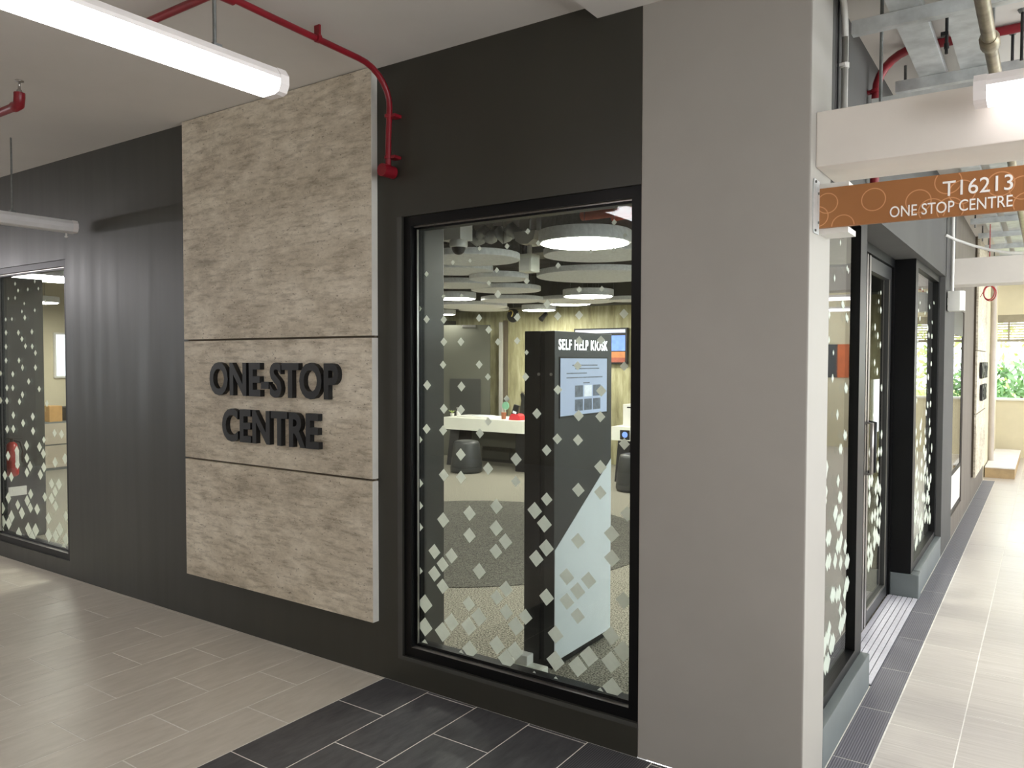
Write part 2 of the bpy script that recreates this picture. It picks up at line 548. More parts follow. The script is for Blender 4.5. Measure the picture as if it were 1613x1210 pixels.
# ---- front wall with two window openings
wf = MB()
Z1 = 3.08
wf.box(-12.6, -7.24, YA, YA + .12, -.05, Z1).box(-7.24, -5.94, YA, YA + .12, -.05, .122).box(-7.24, -5.94, YA, YA + .12, 2.35, Z1)
wf.box(-5.94, -2.63, YA, YA + .12, -.05, Z1).box(-2.63, -1.349, YA, YA + .12, -.05, .141).box(-2.63, -1.349, YA, YA + .12, 2.321, Z1)
struct('wall_front', wf, 'wall_dark', 'dark charcoal painted wall with two shop windows')
cl = MB().box(-1.349, XB, YA, 3.18, 0, 3.06, bev=.006)
struct('wall_column', cl, 'column', 'plain grey painted concrete corner column')

# ---- side wall along the corridor
wr = MB()
wr.box(XB - .17, XB, 3.18, 7.30, 2.305, 3.04)
wr.box(XB - .12, XB, 7.26, 8.05, 0, 3.04)
struct('wall_right', wr, 'wall_grey', 'grey wall above and beside the glazed shopfront in the corridor')
sl = MB().box(XB - .14, XB, 3.18, 4.15, 0, .17, bev=.004).box(XB - .14, XB, 5.99, 7.26, 0, .17, bev=.004).box(XB - .17, XB + .008, 5.87, 6.0, 0, .165, bev=.006)
struct('trim_1', sl, 'sill_grey', 'grey painted kerb under the corridor windows')
wr2 = MB().box(XB - .12, XB, 8.05, 9.05, 0, .2).box(XB - .12, XB, 8.05, 9.05, 2.1, 3.04).box(XB - .12, XB, 9.05, 12.3, 0, 3.04)
struct('wall_right_far', wr2, 'wall_far_a', 'taupe clad far stretch of the corridor wall')
struct('wall_right_end', box(XB - .13, XB - .01, 12.3, 15.62, 0, 3.04), 'cream', 'cream wall at the end of the corridor')

# ---- corridor end wall, parapets, walls added to block light
we = MB().box(-0.83, 3.2, 15.5, 15.62, 0, .955).box(-0.83, 3.2, 15.5, 15.62, 2.39, 3.04).box(.75, 3.2, 15.5, 15.62, .955, 2.39)
struct('wall_end', we, 'cream', 'cream parapet wall with window opening at the corridor end')
struct('trim_2', box(-0.72, .78, 15.44, 15.66, .955, .99), 'white_pl', 'white sill on the corridor end parapet')
struct('wall_parapet', MB().box(3.05, 3.2, -4.2, 15.62, -.1, 1.0).box(3.05, 3.2, -4.2, -.5, 1.0, 3.1), 'parapet', 'cream parapet along the open side of the corridor, with added light-blocking wall')  # tall near stretch is added to cut light on the column front
struct('wall_rear_added', box(-13.6, 3.2, -4.3, -4.2, -.1, 3.08), 'beige', 'added beige wall opposite the office that keeps sky light out')  # unseen, added to keep bright sky out of the window reflections
struct('wall_walkway_end_added', MB().box(-13.6, -13.5, -1.0, YA, -.1, 3.1).box(-13.6, -13.5, -4.2, -1.0, -.1, 1.0).box(-13.6, -13.5, -4.2, -1.0, 2.3, 3.1).box(-13.5, -12.6, -4.2, YA, -.12, 0).box(-13.5, -12.6, -4.2, YA, 3.075, 3.3).box(-13.6, -12.6, YA, YA + .1, -.1, 3.1), 'beige', 'added beige wall closing the left end of the walkway to shape reflections')  # unseen, added; closed part dims the left window, opening gives the wall sheen

# ---- the office behind the glass
struct('floor_office', MB().box(-12.5, XB - .14, YA + .12, 10.8, -.05, 0).box(XB - .14, XB - .13, 4.15, 5.87, -.05, 0), 'carpet', 'speckled beige carpet of the office')
struct('ceiling_office', box(-12.6, XB - .12, YA + .12, 10.9, 2.95, 3.3), 'off_ceiling', 'dark sprayed ceiling slab of the office')
struct('wall_back', box(-12.6, XB - .12, 10.8, 10.92, 0, 2.95), 'back_wall', 'limewashed back wall of the office')
struct('wall_left', box(-12.6, -12.5, YA + .12, 10.8, 0, 2.95), 'cream', 'cream side wall of the office')
struct('wall_bulkhead', box(-12.5, XB - .13, 10.45, 10.8, 2.46, 2.95), 'pillar', 'dark bulkhead above the limewashed office wall')
for i, (xc, lab) in enumerate(((-2.80, 'charcoal office column just inside the kiosk window'), (-7.60, 'charcoal office column with a recessed dark panel inside the left window'))):
    struct('wall_pillar', box(xc - .55, xc, YA + .125, 3.40 if i == 0 else 3.47, 0, 2.95, bev=.004), 'pillar', lab)

# ---- windows -----------------------------------------------------
W2 = [(-2.574,1.874,0.017),(-2.522,1.818,0.02),(-2.413,1.813,0.02),(-2.2,1.815,0.018),(-1.984,1.812,0.019),(-1.77,1.811,0.019),(-1.663,1.812,0.02),(-1.451,1.811,0.021),(-2.144,1.759,0.019),(-2.413,1.706,0.021),(-2.308,1.705,0.021),(-2.091,1.702,0.017),(-1.984,1.706,0.017),(-1.662,1.702,0.02),(-1.557,1.703,0.02),(-2.418,1.595,0.02),(-2.199,1.597,0.02),(-1.933,1.653,0.012),(-1.669,1.595,0.02),(-1.448,1.594,0.02),(-2.519,1.494,0.025),(-2.305,1.492,0.024),(-2.148,1.54,0.017),(-1.938,1.543,0.019),(-1.768,1.489,0.022),(-1.554,1.489,0.025),(-2.413,1.381,0.024),(-2.308,1.381,0.024),(-2.041,1.441,0.017),(-1.877,1.38,0.024),(-1.663,1.38,0.025),(-1.558,1.38,0.024),(-2.523,1.278,0.025),(-2.418,1.276,0.025),(-2.575,1.222,0.025),(-2.195,1.274,0.024),(-2.146,1.332,0.021),(-1.77,1.273,0.024),(-1.666,1.274,0.025),(-1.445,1.271,0.025),(-2.309,1.166,0.03),(-1.989,1.167,0.031),(-1.825,1.219,0.025),(-2.147,1.112,0.03),(-1.556,1.166,0.03),(-2.414,1.058,0.031),(-2.308,1.057,0.031),(-2.576,1.004,0.03),(-1.99,1.065,0.026),(-1.663,1.058,0.031),(-1.556,1.057,0.03),(-1.824,1.001,0.03),(-2.586,0.892,0.039),(-2.586,0.784,0.039),(-2.256,0.889,0.037),(-2.418,0.837,0.038),(-2.099,0.939,0.036),(-2.1,0.837,0.038),(-2.047,0.782,0.038),(-2.101,0.728,0.036),(-2.256,0.783,0.037),(-2.474,0.674,0.038),(-2.366,0.669,0.038),(-2.422,0.618,0.038),(-2.474,0.564,0.04),(-2.422,0.51,0.038),(-2.587,0.564,0.037),(-2.198,0.62,0.039),(-2.535,0.403,0.048),(-2.26,0.453,0.037),(-2.096,0.513,0.036),(-2.043,0.562,0.038),(-2.041,0.454,0.038),(-2.535,0.287,0.048),(-2.422,0.284,0.05),(-2.366,0.343,0.045),(-2.26,0.344,0.046),(-2.2,0.4,0.046),(-1.987,0.399,0.045),(-1.935,0.452,0.037),(-2.537,0.178,0.047),(-2.254,0.231,0.046),(-2.307,0.175,0.045),(-2.094,0.288,0.045),(-2.04,0.232,0.049),(-1.991,0.282,0.045),(-1.887,0.943,0.039),(-1.836,0.889,0.039),(-1.825,0.783,0.039),(-1.878,0.728,0.039),(-1.823,0.562,0.039),(-1.663,0.836,0.035),(-1.719,0.671,0.038),(-1.61,0.672,0.038),(-1.664,0.617,0.038),(-1.718,0.562,0.038),(-1.663,0.508,0.036),(-1.501,0.887,0.037),(-1.499,0.784,0.037),(-1.444,0.614,0.037),(-1.429,0.98,0.032),(-1.775,0.403,0.041),(-1.775,0.284,0.047),(-1.662,0.285,0.047),(-1.607,0.342,0.046),(-1.5,0.341,0.047),(-1.501,0.453,0.041),(-1.444,0.399,0.045),(-1.773,0.171,0.045),(-1.887,0.17,0.044),(-1.494,0.228,0.048),(-1.551,0.174,0.046),(-1.498,2.192,0.013),(-1.928,2.194,0.014),(-1.872,2.137,0.013),(-2.197,2.139,0.012),(-2.041,2.137,0.014),(-2.357,2.084,0.013),(-2.253,2.086,0.01),(-1.608,2.081,0.011),(-1.499,2.079,0.011),(-1.769,2.031,0.014),(-2.098,2.032,0.013),(-2.522,2.04,0.014),(-1.933,1.973,0.016),(-2.143,1.976,0.013),(-1.663,1.921,0.014),(-1.554,1.919,0.013),(-2.092,1.921,0.02),(-2.413,1.925,0.013),(-2.304,1.925,0.01),(-1.824,1.866,0.021),(-2.574,1.872,0.02),(-1.448,2.135,0.01)]
W1 = [(-6.872,2.224,0.017),(-6.54,2.224,0.016),(-6.823,2.167,0.017),(-6.658,2.168,0.016),(-6.484,2.166,0.014),(-6.876,2.11,0.017),(-6.995,2.111,0.014),(-6.375,2.059,0.016),(-6.722,2.059,0.014),(-6.548,2,0.016),(-6.764,1.998,0.016),(-6.716,1.947,0.023),(-6.939,1.942,0.017),(-7.049,1.942,0.017),(-7.048,1.834,0.024),(-6.831,1.83,0.024),(-6.602,1.833,0.023),(-6.772,1.778,0.024),(-6.714,1.721,0.023),(-6.601,1.717,0.023),(-7.053,1.719,0.024),(-6.55,1.666,0.023),(-7.057,1.605,0.024),(-6.829,1.606,0.024),(-6.771,1.549,0.026),(-6.554,1.551,0.025),(-6.941,1.495,0.026),(-7.157,1.498,0.024),(-6.67,1.44,0.026),(-7.05,1.381,0.027),(-6.945,1.383,0.026),(-6.498,1.384,0.025),(-6.779,1.332,0.028),(-7.054,1.274,0.029),(-6.832,1.274,0.028),(-7.167,1.273,0.029),(-6.378,1.275,0.027),(-6.944,1.16,0.031),(-6.612,1.162,0.033),(-6.777,1.103,0.033),(-6.948,1.047,0.034),(-7.058,1.039,0.034),(-6.611,1.048,0.033),(-6.266,1.051,0.032),(-6.157,1.048,0.036),(-6.435,0.989,0.027),(-6.724,0.926,0.04),(-6.509,0.929,0.039),(-6.893,0.872,0.041),(-6.448,0.88,0.039),(-7.051,0.82,0.041),(-6.723,0.825,0.04),(-6.264,0.825,0.041),(-6.887,0.763,0.043),(-6.109,0.865,0.044),(-6.67,0.763,0.042),(-6.443,0.772,0.041),(-6.727,0.709,0.04),(-6.502,0.711,0.042),(-7.116,0.652,0.041),(-7,0.65,0.041),(-6.325,0.656,0.041),(-6.21,0.662,0.045),(-6.271,0.6,0.041),(-6.668,0.542,0.042),(-6.73,0.481,0.047),(-6.437,0.54,0.037),(-6.329,0.539,0.045),(-6.266,0.487,0.041),(-7.06,0.471,0.049),(-6.894,0.43,0.043),(-7.171,0.373,0.049),(-6.565,0.431,0.046),(-6.677,0.43,0.042),(-6.825,0.371,0.052),(-6.11,0.43,0.04),(-6.385,0.379,0.046),(-7.008,0.321,0.053),(-7.063,0.258,0.054),(-7.164,0.263,0.054),(-6.208,0.316,0.054),(-6.719,0.252,0.057),(-6.595,0.261,0.056),(-6.274,0.256,0.05),(-6.385,0.248,0.055),(-6.656,0.196,0.056),(-6.883,0.196,0.053),(-7.174,0.158,0.054),(-6.115,0.249,0.049),(-6.488,0.142,0.042),(-6.393,0.148,0.041),(-6.149,0.173,0.045)]
_dia = {}
def diamond(parent, c, h, axis, mat='frost', name='diamond_decal'):
    """square film turned on its corner, one millimetre thick, stuck on the outside of a pane"""
    key = (round(h, 3), axis)
    if key not in _dia:
        pts = [(0, -h), (h, 0), (0, h), (-h, 0)]
        mb = MB().prism(pts, axis, -.0005, .0005)
        o = mb.build(name, mat, None, (0, 0, 0)); _dia[key] = o.data
    else:
        o = bpy.data.objects.new(name, _dia[key]); COL.objects.link(o)
    po = ORG[parent]
    o.parent = parent
    o.location = (c[0] - po[0], c[1] - po[1], c[2] - po[2])
    return o
def frame_y(x0, x1, z0, z1, y0, y1, w, mb=None):
    mb = mb or MB()
    return mb.box(x0, x0 + w, y0, y1, z0, z1).box(x1 - w, x1, y0, y1, z0, z1).box(x0 + w, x1 - w, y0, y1, z1 - w, z1).box(x0 + w, x1 - w, y0, y1, z0, z0 + w)
def frame_x(y0, y1, z0, z1, x0, x1, w, mb=None, wl=None, wr=None):
    mb = mb or MB(); wl = wl or w; wr = wr or w
    return mb.box(x0, x1, y0, y0 + wl, z0, z1).box(x0, x1, y1 - wr, y1, z0, z1).box(x0, x1, y0 + wl, y1 - wr, z1 - w, z1).box(x0, x1, y0 + wl, y1 - wr, z0, z0 + w)

def front_window(n, x0, x1, z0, z1, decals, label):
    wroot = bpy.data.objects.new('window_%d' % n, None); COL.objects.link(wroot)
    wroot.location = ((x0 + x1) / 2, YA + .05, z0); ORG[wroot] = tuple(wroot.location)
    tag(wroot, label, 'structure', None, 'structure')
    f = frame_y(x0, x1, z0, z1, YA + .012, YA + .10, .046)
    f.box(x0 + .046, x1 - .046, YA + .045, YA + .10, z1 - .062, z1 - .046).box(x0 + .046, x1 - .046, YA + .045, YA + .10, z0 + .046, z0 + .062)
    f.box(x0 + .046, x0 + .06, YA + .045, YA + .10, z0 + .062, z1 - .062)
    f.build('frame', 'black_alu', wroot)
    bd = MB().box(x0 + .046, x1 - .046, YA + .035, YA + .045, z1 - .052, z1 - .046).box(x0 + .06, x0 + .063, YA + .04, YA + .052, z0 + .062, z1 - .062)
    bd.box(x0 + .046, x1 - .046, YA + .014, YA + .045, z0 + .044, z0 + .0475)
    bd.build('glazing_bead', 'silver', wroot)
    box(x0 + .05, x1 - .05, YA + .060, YA + .070, z0 + .055, z1 - .055).build('glass_pane', 'glass', wroot)
    for (x, z, h) in decals:
        # films running off the pane edge are trimmed to the visible opening
        a, b_, c_, d_ = x0 + .062, x1 - .048, z0 + .064, z1 - .064
        if x - h >= a and x + h <= b_ and z - h >= c_ and z + h <= d_:
            diamond(wroot, (x, YA + .0588, z), h, 'y')
        else:
            poly = [(x, z - h), (x + h, z), (x, z + h), (x - h, z)]
            for (ax, s, lim) in ((0, 1, a), (0, -1, -b_), (1, 1, c_), (1, -1, -d_)):
                q = []
                for i in range(len(poly)):
                    p0, p1 = poly[i], poly[(i + 1) % len(poly)]
                    e0, e1 = s * p0[ax] - lim, s * p1[ax] - lim
                    if e0 >= 0: q.append(p0)
                    if e0 * e1 < 0:
                        k = e0 / (e0 - e1); q.append((p0[0] + (p1[0] - p0[0]) * k, p0[1] + (p1[1] - p0[1]) * k))
                poly = q
                if not poly: break
            if len(poly) > 2:
                MB().prism(poly, 'y', YA + .0583, YA + .0593).build('diamond_decal', 'frost', wroot)
    return wroot
front_window(1, -7.24, -5.94, .122, 2.35, W1, 'black framed office window with diamond decals left of the stone panel')
front_window(2, -2.63, -1.349, .141, 2.321, W2, 'black framed office window with diamond decals beside the grey column')
struct('trim_3', MB().box(-2.66, -1.35, YA - .004, YA + .004, .122, .141).box(-2.66, -2.63, YA - .004, YA + .004, .141, 2.321), 'reveal', 'thin reveal edge round the kiosk window, its lit look put into the grey')

def side_decals(root, y0, y1, x, src, seed, zt=2.2):
    rnd = random.Random(seed)
    span = y1 - y0
    for (u, z, h) in list(src) + [(u + .29, z - .031, h) for (u, z, h) in src if z < 1.2]:
        v = (u * 1.7 + seed * .37) % 1.25
        if v > span - .05: continue
        yy = y0 + v
        if yy - h < y0 or yy + h > y1 or z - h < .24 or z + h > zt: continue
        diamond(root, (x, yy, z), h, 'x')
def side_window(n, y0, y1, z0, z1, label, wl, wr, seed, decals=True, xg=-.768, src=W2):
    wroot = bpy.data.objects.new('window_%d' % n, None); COL.objects.link(wroot)
    wroot.location = (xg, (y0 + y1) / 2, z0); ORG[wroot] = tuple(wroot.location)
    tag(wroot, label, 'structure', None, 'structure')
    frame_x(y0, y1, z0, z1, xg - .05, (xg + .027 if xg < -.74 else xg + .006), .05, wl=wl, wr=wr).build('frame', 'black_alu', wroot)
    box(xg - .005, xg + .005, y0 + wl - .01, y1 - wr + .01, z0 + .045, z1 - .045).build('glass_pane', 'glass', wroot)
    if n == 3: MB().box(-.872, xg - .05, y1 - wr, y1, z0, z1).build('jamb_post', 'black_alu', wroot)
    if n == 4: MB().box(-.872, xg - .05, y0, y0 + wl, z0, z1).build('jamb_post', 'black_alu', wroot)
    if decals:
        side_decals(wroot, y0 + wl + .01, y1 - wr - .01, xg + .0062, src, seed)
    return wroot
side_window(3, 3.18, 4.15, .17, 2.305, 'corridor window with diamond decals next to the grey column', .04, .15, 3)
side_window(4, 5.87, 7.26, .17, 2.305, 'corridor window with diamond decals beyond the glass door', .11, .07, 7)
w5 = side_window(5, 8.05, 9.05, .2, 2.1, 'narrow black framed corridor window past the second white beam', .05, .05, 1, False, -.716)
MB().box(-.711, -.7085, 8.1, 9.0, .25, .58).build('lower_panel', 'white_pl', w5)
MB().box(-.7105, -.707, 8.1, 9.0, .56, .60).build('transom', 'black_alu', w5)
MB().box(-.7105, -.707, 8.1, 9.0, 1.86, 2.05).build('top_panel', 'black_alu', w5)

# ---- double glass door in the recess
dr = bpy.data.objects.new('door_1', None); COL.objects.link(dr)
dr.location = (-.90, 5.01, 0); ORG[dr] = (-.90, 5.01, 0)
tag(dr, 'double glass entrance door recessed in the corridor shopfront', 'structure', None, 'structure')
MB().box(-.95, -.87, 4.12, 4.17, 0, 2.305).box(-.95, -.87, 5.85, 5.90, 0, 2.305).box(-.95, -.87, 4.17, 5.85, 2.25, 2.305).build('door_frame', 'black_alu', dr)
for i, (ya, yb) in enumerate(((4.18, 5.0), (5.02, 5.84))):
    lf = frame_x(ya, yb, .012, 2.245, -.925, -.885, .085).build('door_leaf', 'kiosk', dr)
    box(-.908, -.902, ya + .08, yb - .08, .09, 2.165).build('glass_pane', 'glass', lf)
    st = MB()
    if i == 0: st.box(-.888, -.880, yb - .05, yb - .012, .012, 2.245)
    else: st.box(-.888, -.879, ya + .0, ya + .045, .012, 2.245).box(-.888, -.882, yb - .088, yb - .082, .09, 2.165).box(-.888, -.882, ya + .085, yb - .088, .088, .10)
    st.build('steel_strip', 'silver', lf)
    yh = yb - .03 if i == 0 else ya + .05
    hd = MB().tube([(-.88, yh, .95), (-.845, yh, .95), (-.845, yh, 1.25), (-.88, yh, 1.25)], .011)
    hd.build('pull_handle', 'black' if i else 'silver', lf)
    if i == 1:
        side_decals(dr, ya + .09, yb - .09, -.9005, W1, 5, 2.1)
tag(MB().box(-.8995, -.8985, 5.33, 5.52, 1.16, 1.50).build('notice_sheet', 'paper'), 'white paper notice taped inside the glass door', 'notice')
mt = thing('entrance_mat', (-.80, 5.02, 0), 'silver ribbed entrance mat in front of the glass door', 'doormat')
MB().box(-.88, -.693, 4.17, 5.865, -.0024, .004).build('mat_base', 'mat_dark', mt)
for k in range(6):
    xa = -.878 + k * .031
    MB().box(xa, xa + .026, 4.175, 5.86, .004, .010).build('mat_strip', 'mat', mt)

# ---- beams under the corridor ceiling
struct('trim_4', box(XB, 3.05, 2.94, 3.235, 2.312, 2.508, bev=.004), 'beam', 'near cream beam crossing the corridor above the orange sign')
struct('trim_5', box(XB, 3.05, 7.66, 7.96, 2.268, 2.49, bev=.004), 'beam', 'far cream beam crossing the corridor')

# ================================================================== THINGS OUTSIDE
# ---- stone panels with raised lettering
def sign_panel(name, fn, label, cat):
    """three boards with shadow gaps; fn maps (u along the wall, d out of the wall, z)"""
    def bx(mb, u0, u1, d0, d1, z0, z1):
        a = fn(u0, d0, z0); b = fn(u1, d1, z1)
        return mb.box(min(a[0], b[0]), max(a[0], b[0]), min(a[1], b[1]), max(a[1], b[1]), z0, z1)
    r = thing(name, fn(.8, 0, .285), label, cat)
    bx(MB(), .012, 1.60, .002, .022, .29, 3.05).build('backing_board', 'panel_gap', r)
    for z0, z1 in ((.285, 1.004), (1.016, 1.729), (1.741, 3.07)):
        p = bx(MB(), .0, 1.604, .022, .042, z0, z1).build('board', 'stone', r)
        bx(MB(), 1.604, 1.607, .002, .042, z0, z1).build('edging', 'panel_edge', p)
    return r
fnA = lambda u, d, z: (-4.40 + u, YA - d, z)
sign_panel('stone_panel', fnA, 'tall weathered concrete panel of three boards on the dark wall', 'wall panel')
fnB = lambda u, d, z: (XB + d, 10.25 + u, z)
sign_panel('stone_panel', fnB, 'far concrete panel on the taupe corridor wall', 'wall panel')
def lettering(name, fn, label):
    r = thing(name, fn(.9, .042, 1.14), label, 'lettering')
    for body, u0, u1, z0, z1 in (('ONE-STOP', .298, 1.392, 1.408, 1.602), ('CENTRE', .415, 1.242, 1.142, 1.334)):
        names = []
        for mb in fit_text(body, lambda u, v, d: fn(u, d, v), u0, u1, z0, z1, .030, (.0425, .072), 1.04):
            mb.build('hyphen' if (max(p[2] for p in mb.v) - min(p[2] for p in mb.v)) < .08 else 'letter', 'letter', r)
    return r
lettering('raised_lettering', fnA, 'black raised letters reading ONE-STOP CENTRE on the stone panel')
lettering('raised_lettering', fnB, 'black raised letters on the far concrete panel along the corridor')

# ---- batten lamps hung from the ceiling
def batten(name, x, y0, y1, zb, label, lit, along='y', rods=(), ceil=3.075, glow=None):
    w, h = .058, .082
    def P(pts, mb, a0, a1):
        return mb.prism([(x + p[0], zb + p[1]) for p in pts], along, a0, a1)
    loc = (x, (y0 + y1) / 2, zb) if along == 'y' else ((y0 + y1) / 2, x, zb)
    r = thing(name, loc, label, 'lamp')
    low = [(-w, .03), (-w * .8, .006), (-w * .5, 0), (w * .5, 0), (w * .8, .006), (w, .03), (w, .045), (-w, .045)]
    top = [(-w, .045), (w, .045), (w, .058), (w * .7, h), (-w * .7, h), (-w, .058)]
    P(low, MB(), y0 + .035, y1 - .035).build('diffuser', (glow or ('tube' if along == 'y' else 'tube_c')) if lit else 'off_tube', r)
    P(top, MB(), y0 + .02, y1 - .02).build('housing', 'cap' if lit else 'off_tube', r)
    big = [(p[0] * 1.03, p[1]) for p in low[:6]] + [(w * 1.03, .06), (w * .72, h + .002), (-w * .72, h + .002), (-w * 1.03, .06)]
    for a0, a1 in ((y0, y0 + .035), (y1 - .035, y1)):
        P(big, MB(), a0, a1).build('end_cap', 'cap', r)
    for q in rods:
        px, py = (x, q) if along == 'y' else (q, x)
        MB().tube([(px, py, zb + h), (px, py, ceil)], .006, 8).build('hanging_rod', 'galv_d', r)
        MB().box(px - .018, px + .018, py - .014, py + .014, zb + h, zb + h + .018).build('clip', 'galv_d', r)
    return r
batten('batten_lamp', -2.155, .54, 1.74, 2.498, 'lit white batten lamp hanging at the upper left', True, rods=(.78, 1.50))
batten('batten_lamp', -5.655, 1.60, 2.80, 2.50, 'unlit white batten lamp above the left window', False, rods=(1.85, 2.40))
batten('batten_lamp', -2.155, -2.9, -1.7, 2.498, 'added unseen batten lamp behind the viewer over the walkway', True, rods=(-2.6, -2.0), glow='tube_added')
batten('batten_lamp', -9.2, .8, 2.0, 2.50, 'added unseen batten lamp farthest left along the walkway', True, rods=(1.1, 1.7), glow='tube_added')
batten('batten_lamp', 2.845, -.205, .995, 2.412, 'lit batten lamp mounted before the near corridor beam', True, 'x', rods=(-.05, .8), ceil=3.021)
for i, (x, y) in enumerate(((-.15, 5.05), (.0, 9.2), (.5, 12.2), (1.0, 14.9))):
    batten('batten_lamp', y, x, x + 1.2, 2.50, 'lit batten lamp deeper in the corridor, number %s from the near beam' % ('one', 'two', 'three', 'four')[i], True, 'x', rods=(x + .2, x + 1.0), ceil=3.021)
MB()
tag(MB().tube([(-5.69, 2.76, 2.5), (-5.69, 2.76, 2.482)], .006, 8).lathe((-5.69, 2.76, 2.468), [(.004, 0), (.011, .004), (.011, .012), (.005, .016)], 10).build('hook', 'white_pl'), 'small white hook under the unlit batten lamp', 'hook')

# ---- red sprinkler pipes
def arc(c, a, b, n=7):
    """quarter bend from c + a to c + b"""
    c, a, b = Vector(c), Vector(a), Vector(b)
    return [c + a * math.cos(k / n * math.pi / 2) + b * math.sin(k / n * math.pi / 2) for k in range(n + 1)]
rp = thing('sprinkler_pipe', (-2.68, YA - .05, 2.55), 'red pipe running along the ceiling and down beside the stone panel', 'pipe')
path = [(-2.635, 1.90, 3.02)] + [(-2.638 - .03 * t, 1.90 + .70 * t, 3.02) for t in (.3, .7)] + arc((-2.668, 2.62, 2.85), (0, 0, .17), (0, .205, 0)) + [(-2.676, YA - .045, 2.70), (-2.678, YA - .045, 2.56)]
MB().tube(path, .0145, 12).build('pipe', 'red', rp)
MB().lathe((-2.678, YA - .045, 2.52), [(.02, 0), (.027, .006), (.027, .03), (.02, .036), (.016, .05)], 14).tube([(-2.678, YA - .09, 2.54), (-2.678, YA - .01, 2.54)], .031, 16).build('end_box', 'red', rp)
for p, d in (((-2.676, YA - .045, 2.80), 1), ((-2.678, YA - .045, 2.60), 0)):
    MB().lathe((p[0], p[1], p[2]), [(.019, 0), (.019, .014)], 12).box(p[0], p[0] + .045, p[1] - .003, p[1] + .045, p[2], p[2] + .014).build('clamp', 'red', rp)
MB().tube([(-2.651, 2.35, 3.02), (-2.651, 2.366, 3.02)], .02, 12).box(-2.667, -2.635, 2.352, 2.362, 3.02, 3.075).build('clamp', 'red', rp)
MB().tube([(-2.636, 1.78, 3.02), (-2.635, 1.92, 3.02)], .026, 12).box(-2.66, -2.61, 1.80, 1.87, 3.02, 3.075).build('elbow_fitting', 'red', rp)
MB().tube([(-2.636, 1.85, 3.02), (-3.4, 1.85, 3.02)], .016, 12).build('branch_pipe', 'red', rp)
sp = thing('sprinkler_pipe', (-3.96, 1.70, 2.75), 'short red sprinkler pipe end at the far left edge', 'pipe')
MB().tube([(-4.75, 1.715, 2.795), (-3.975, 1.715, 2.795)], .019, 12).build('pipe', 'red', sp)
MB().tube([(-4.0, 1.715, 2.795), (-3.955, 1.715, 2.797), (-3.948, 1.715, 2.83), (-3.948, 1.715, 2.85)], .024, 12).build('elbow_fitting', 'red', sp)
MB().lathe((-3.948, 1.715, 2.85), [(.011, 0), (.012, .012), (.006, .016), (.006, .05), (.02, .052), (.02, .056), (.004, .06)], 10).build('sprinkler_head', 'silver', sp)
MB().tube([(-4.5, 1.715, 2.81), (-4.5, 1.715, 3.075)], .006, 8).build('hanging_rod', 'galv_d', sp)
cp = thing('sprinkler_pipe', (XB + .035, 3.87, 2.5), 'red pipe bending off the corridor wall above the near beam', 'pipe')
MB().tube([(1.5, 3.885, 2.999), (-.2, 3.885, 2.999), (-.45, 3.88, 2.999)] + arc((-.50, 3.875, 2.834), (0, 0, .165), (-.165, 0, 0)) + [(XB + .035, 3.87, 2.75), (XB + .035, 3.87, 2.40)], .019, 12).build('pipe', 'red', cp)
MB().lathe((XB + .035, 3.87, 2.62), [(.025, 0), (.027, .02), (.027, .12), (.022, .15)], 14).build('coupling', 'red', cp)
MB().lathe((XB + .035, 3.87, 2.83), [(.024, 0), (.024, .014)], 12).box(XB, XB + .06, 3.86, 3.885, 2.83, 2.844).build('clamp', 'red', cp)

# ---- corridor services
t1 = thing('cable_tray', (-.465, 7, 2.94), 'galvanised cable tray nearest the corridor wall', 'cable tray')
MB().box(-.52, -.41, 1.2, 15.3, 2.940, 2.943).build('tray_floor', 'galv', t1)
for x in (-.52, -.413): MB().box(x, x + .003, 1.2, 15.3, 2.943, 2.974).build('tray_side', 'galv', t1)
t2 = thing('cable_tray', (-.30, 7, 2.94), 'galvanised cable tray beside the brown steel pipe', 'cable tray')
MB().box(-.352, -.246, 1.2, 15.3, 2.940, 2.943).build('tray_floor', 'galv', t2)
for x in (-.352, -.249): MB().box(x, x + .003, 1.2, 15.3, 2.943, 2.974).build('tray_side', 'galv', t2)
ords = ('nearest', 'second', 'third', 'fourth', 'fifth', 'sixth', 'seventh', 'eighth', 'ninth')
ys = (3.30, 4.12, 5.4, 6.7, 8.45, 9.45, 10.45, 11.6, 13.2)
for i, y in enumerate(ys):
    r = thing('strut_channel', (-.35, y, 2.888), 'galvanised strut carrying the cable trays, %s from the near beam' % ords[i], 'strut', 'tray supports over the corridor')
    xl = XB + .045 if i == 0 else -.62
    s = MB()
    s.box(xl, .25, y - .020, y - .018, 2.888, 2.939).box(xl, .25, y + .018, y + .020, 2.888, 2.939).box(xl, .25, y - .018, y + .018, 2.888, 2.890)
    s.build('channel', 'galv', r)
    for x in (-.555 if i == 0 else -.585, .22):
        MB().tube([(x, y + .03, 2.52 if i == 0 and x < 0 else 2.86), (x, y + .03, 3.021)], .0065, 8).build('threaded_rod', 'galv_d', r)
lo = thing('strut_channel', (-.3, 3.42, 2.60), 'low galvanised strut just behind the near cream beam', 'strut', 'tray supports over the corridor')
MB().box(-.60, .25, 3.40, 3.402, 2.612, 2.662).box(-.60, .25, 3.438, 3.44, 2.612, 2.662).box(-.60, .25, 3.402, 3.438, 2.612, 2.614).build('channel', 'galv', lo)
MB().tube([(.15, 3.42, 2.62), (.15, 3.42, 3.021)], .005, 8).build('threaded_rod', 'galv_d', lo)
bp = thing('steel_pipe', (-.2, 6, 2.77), 'weathered brown steel pipe under the corridor ceiling', 'pipe')
MB().tube([(-.2, 1.0, 2.80), (-.2, 15.3, 2.80)], .0235, 14).build('pipe', 'brown_pipe', bp)
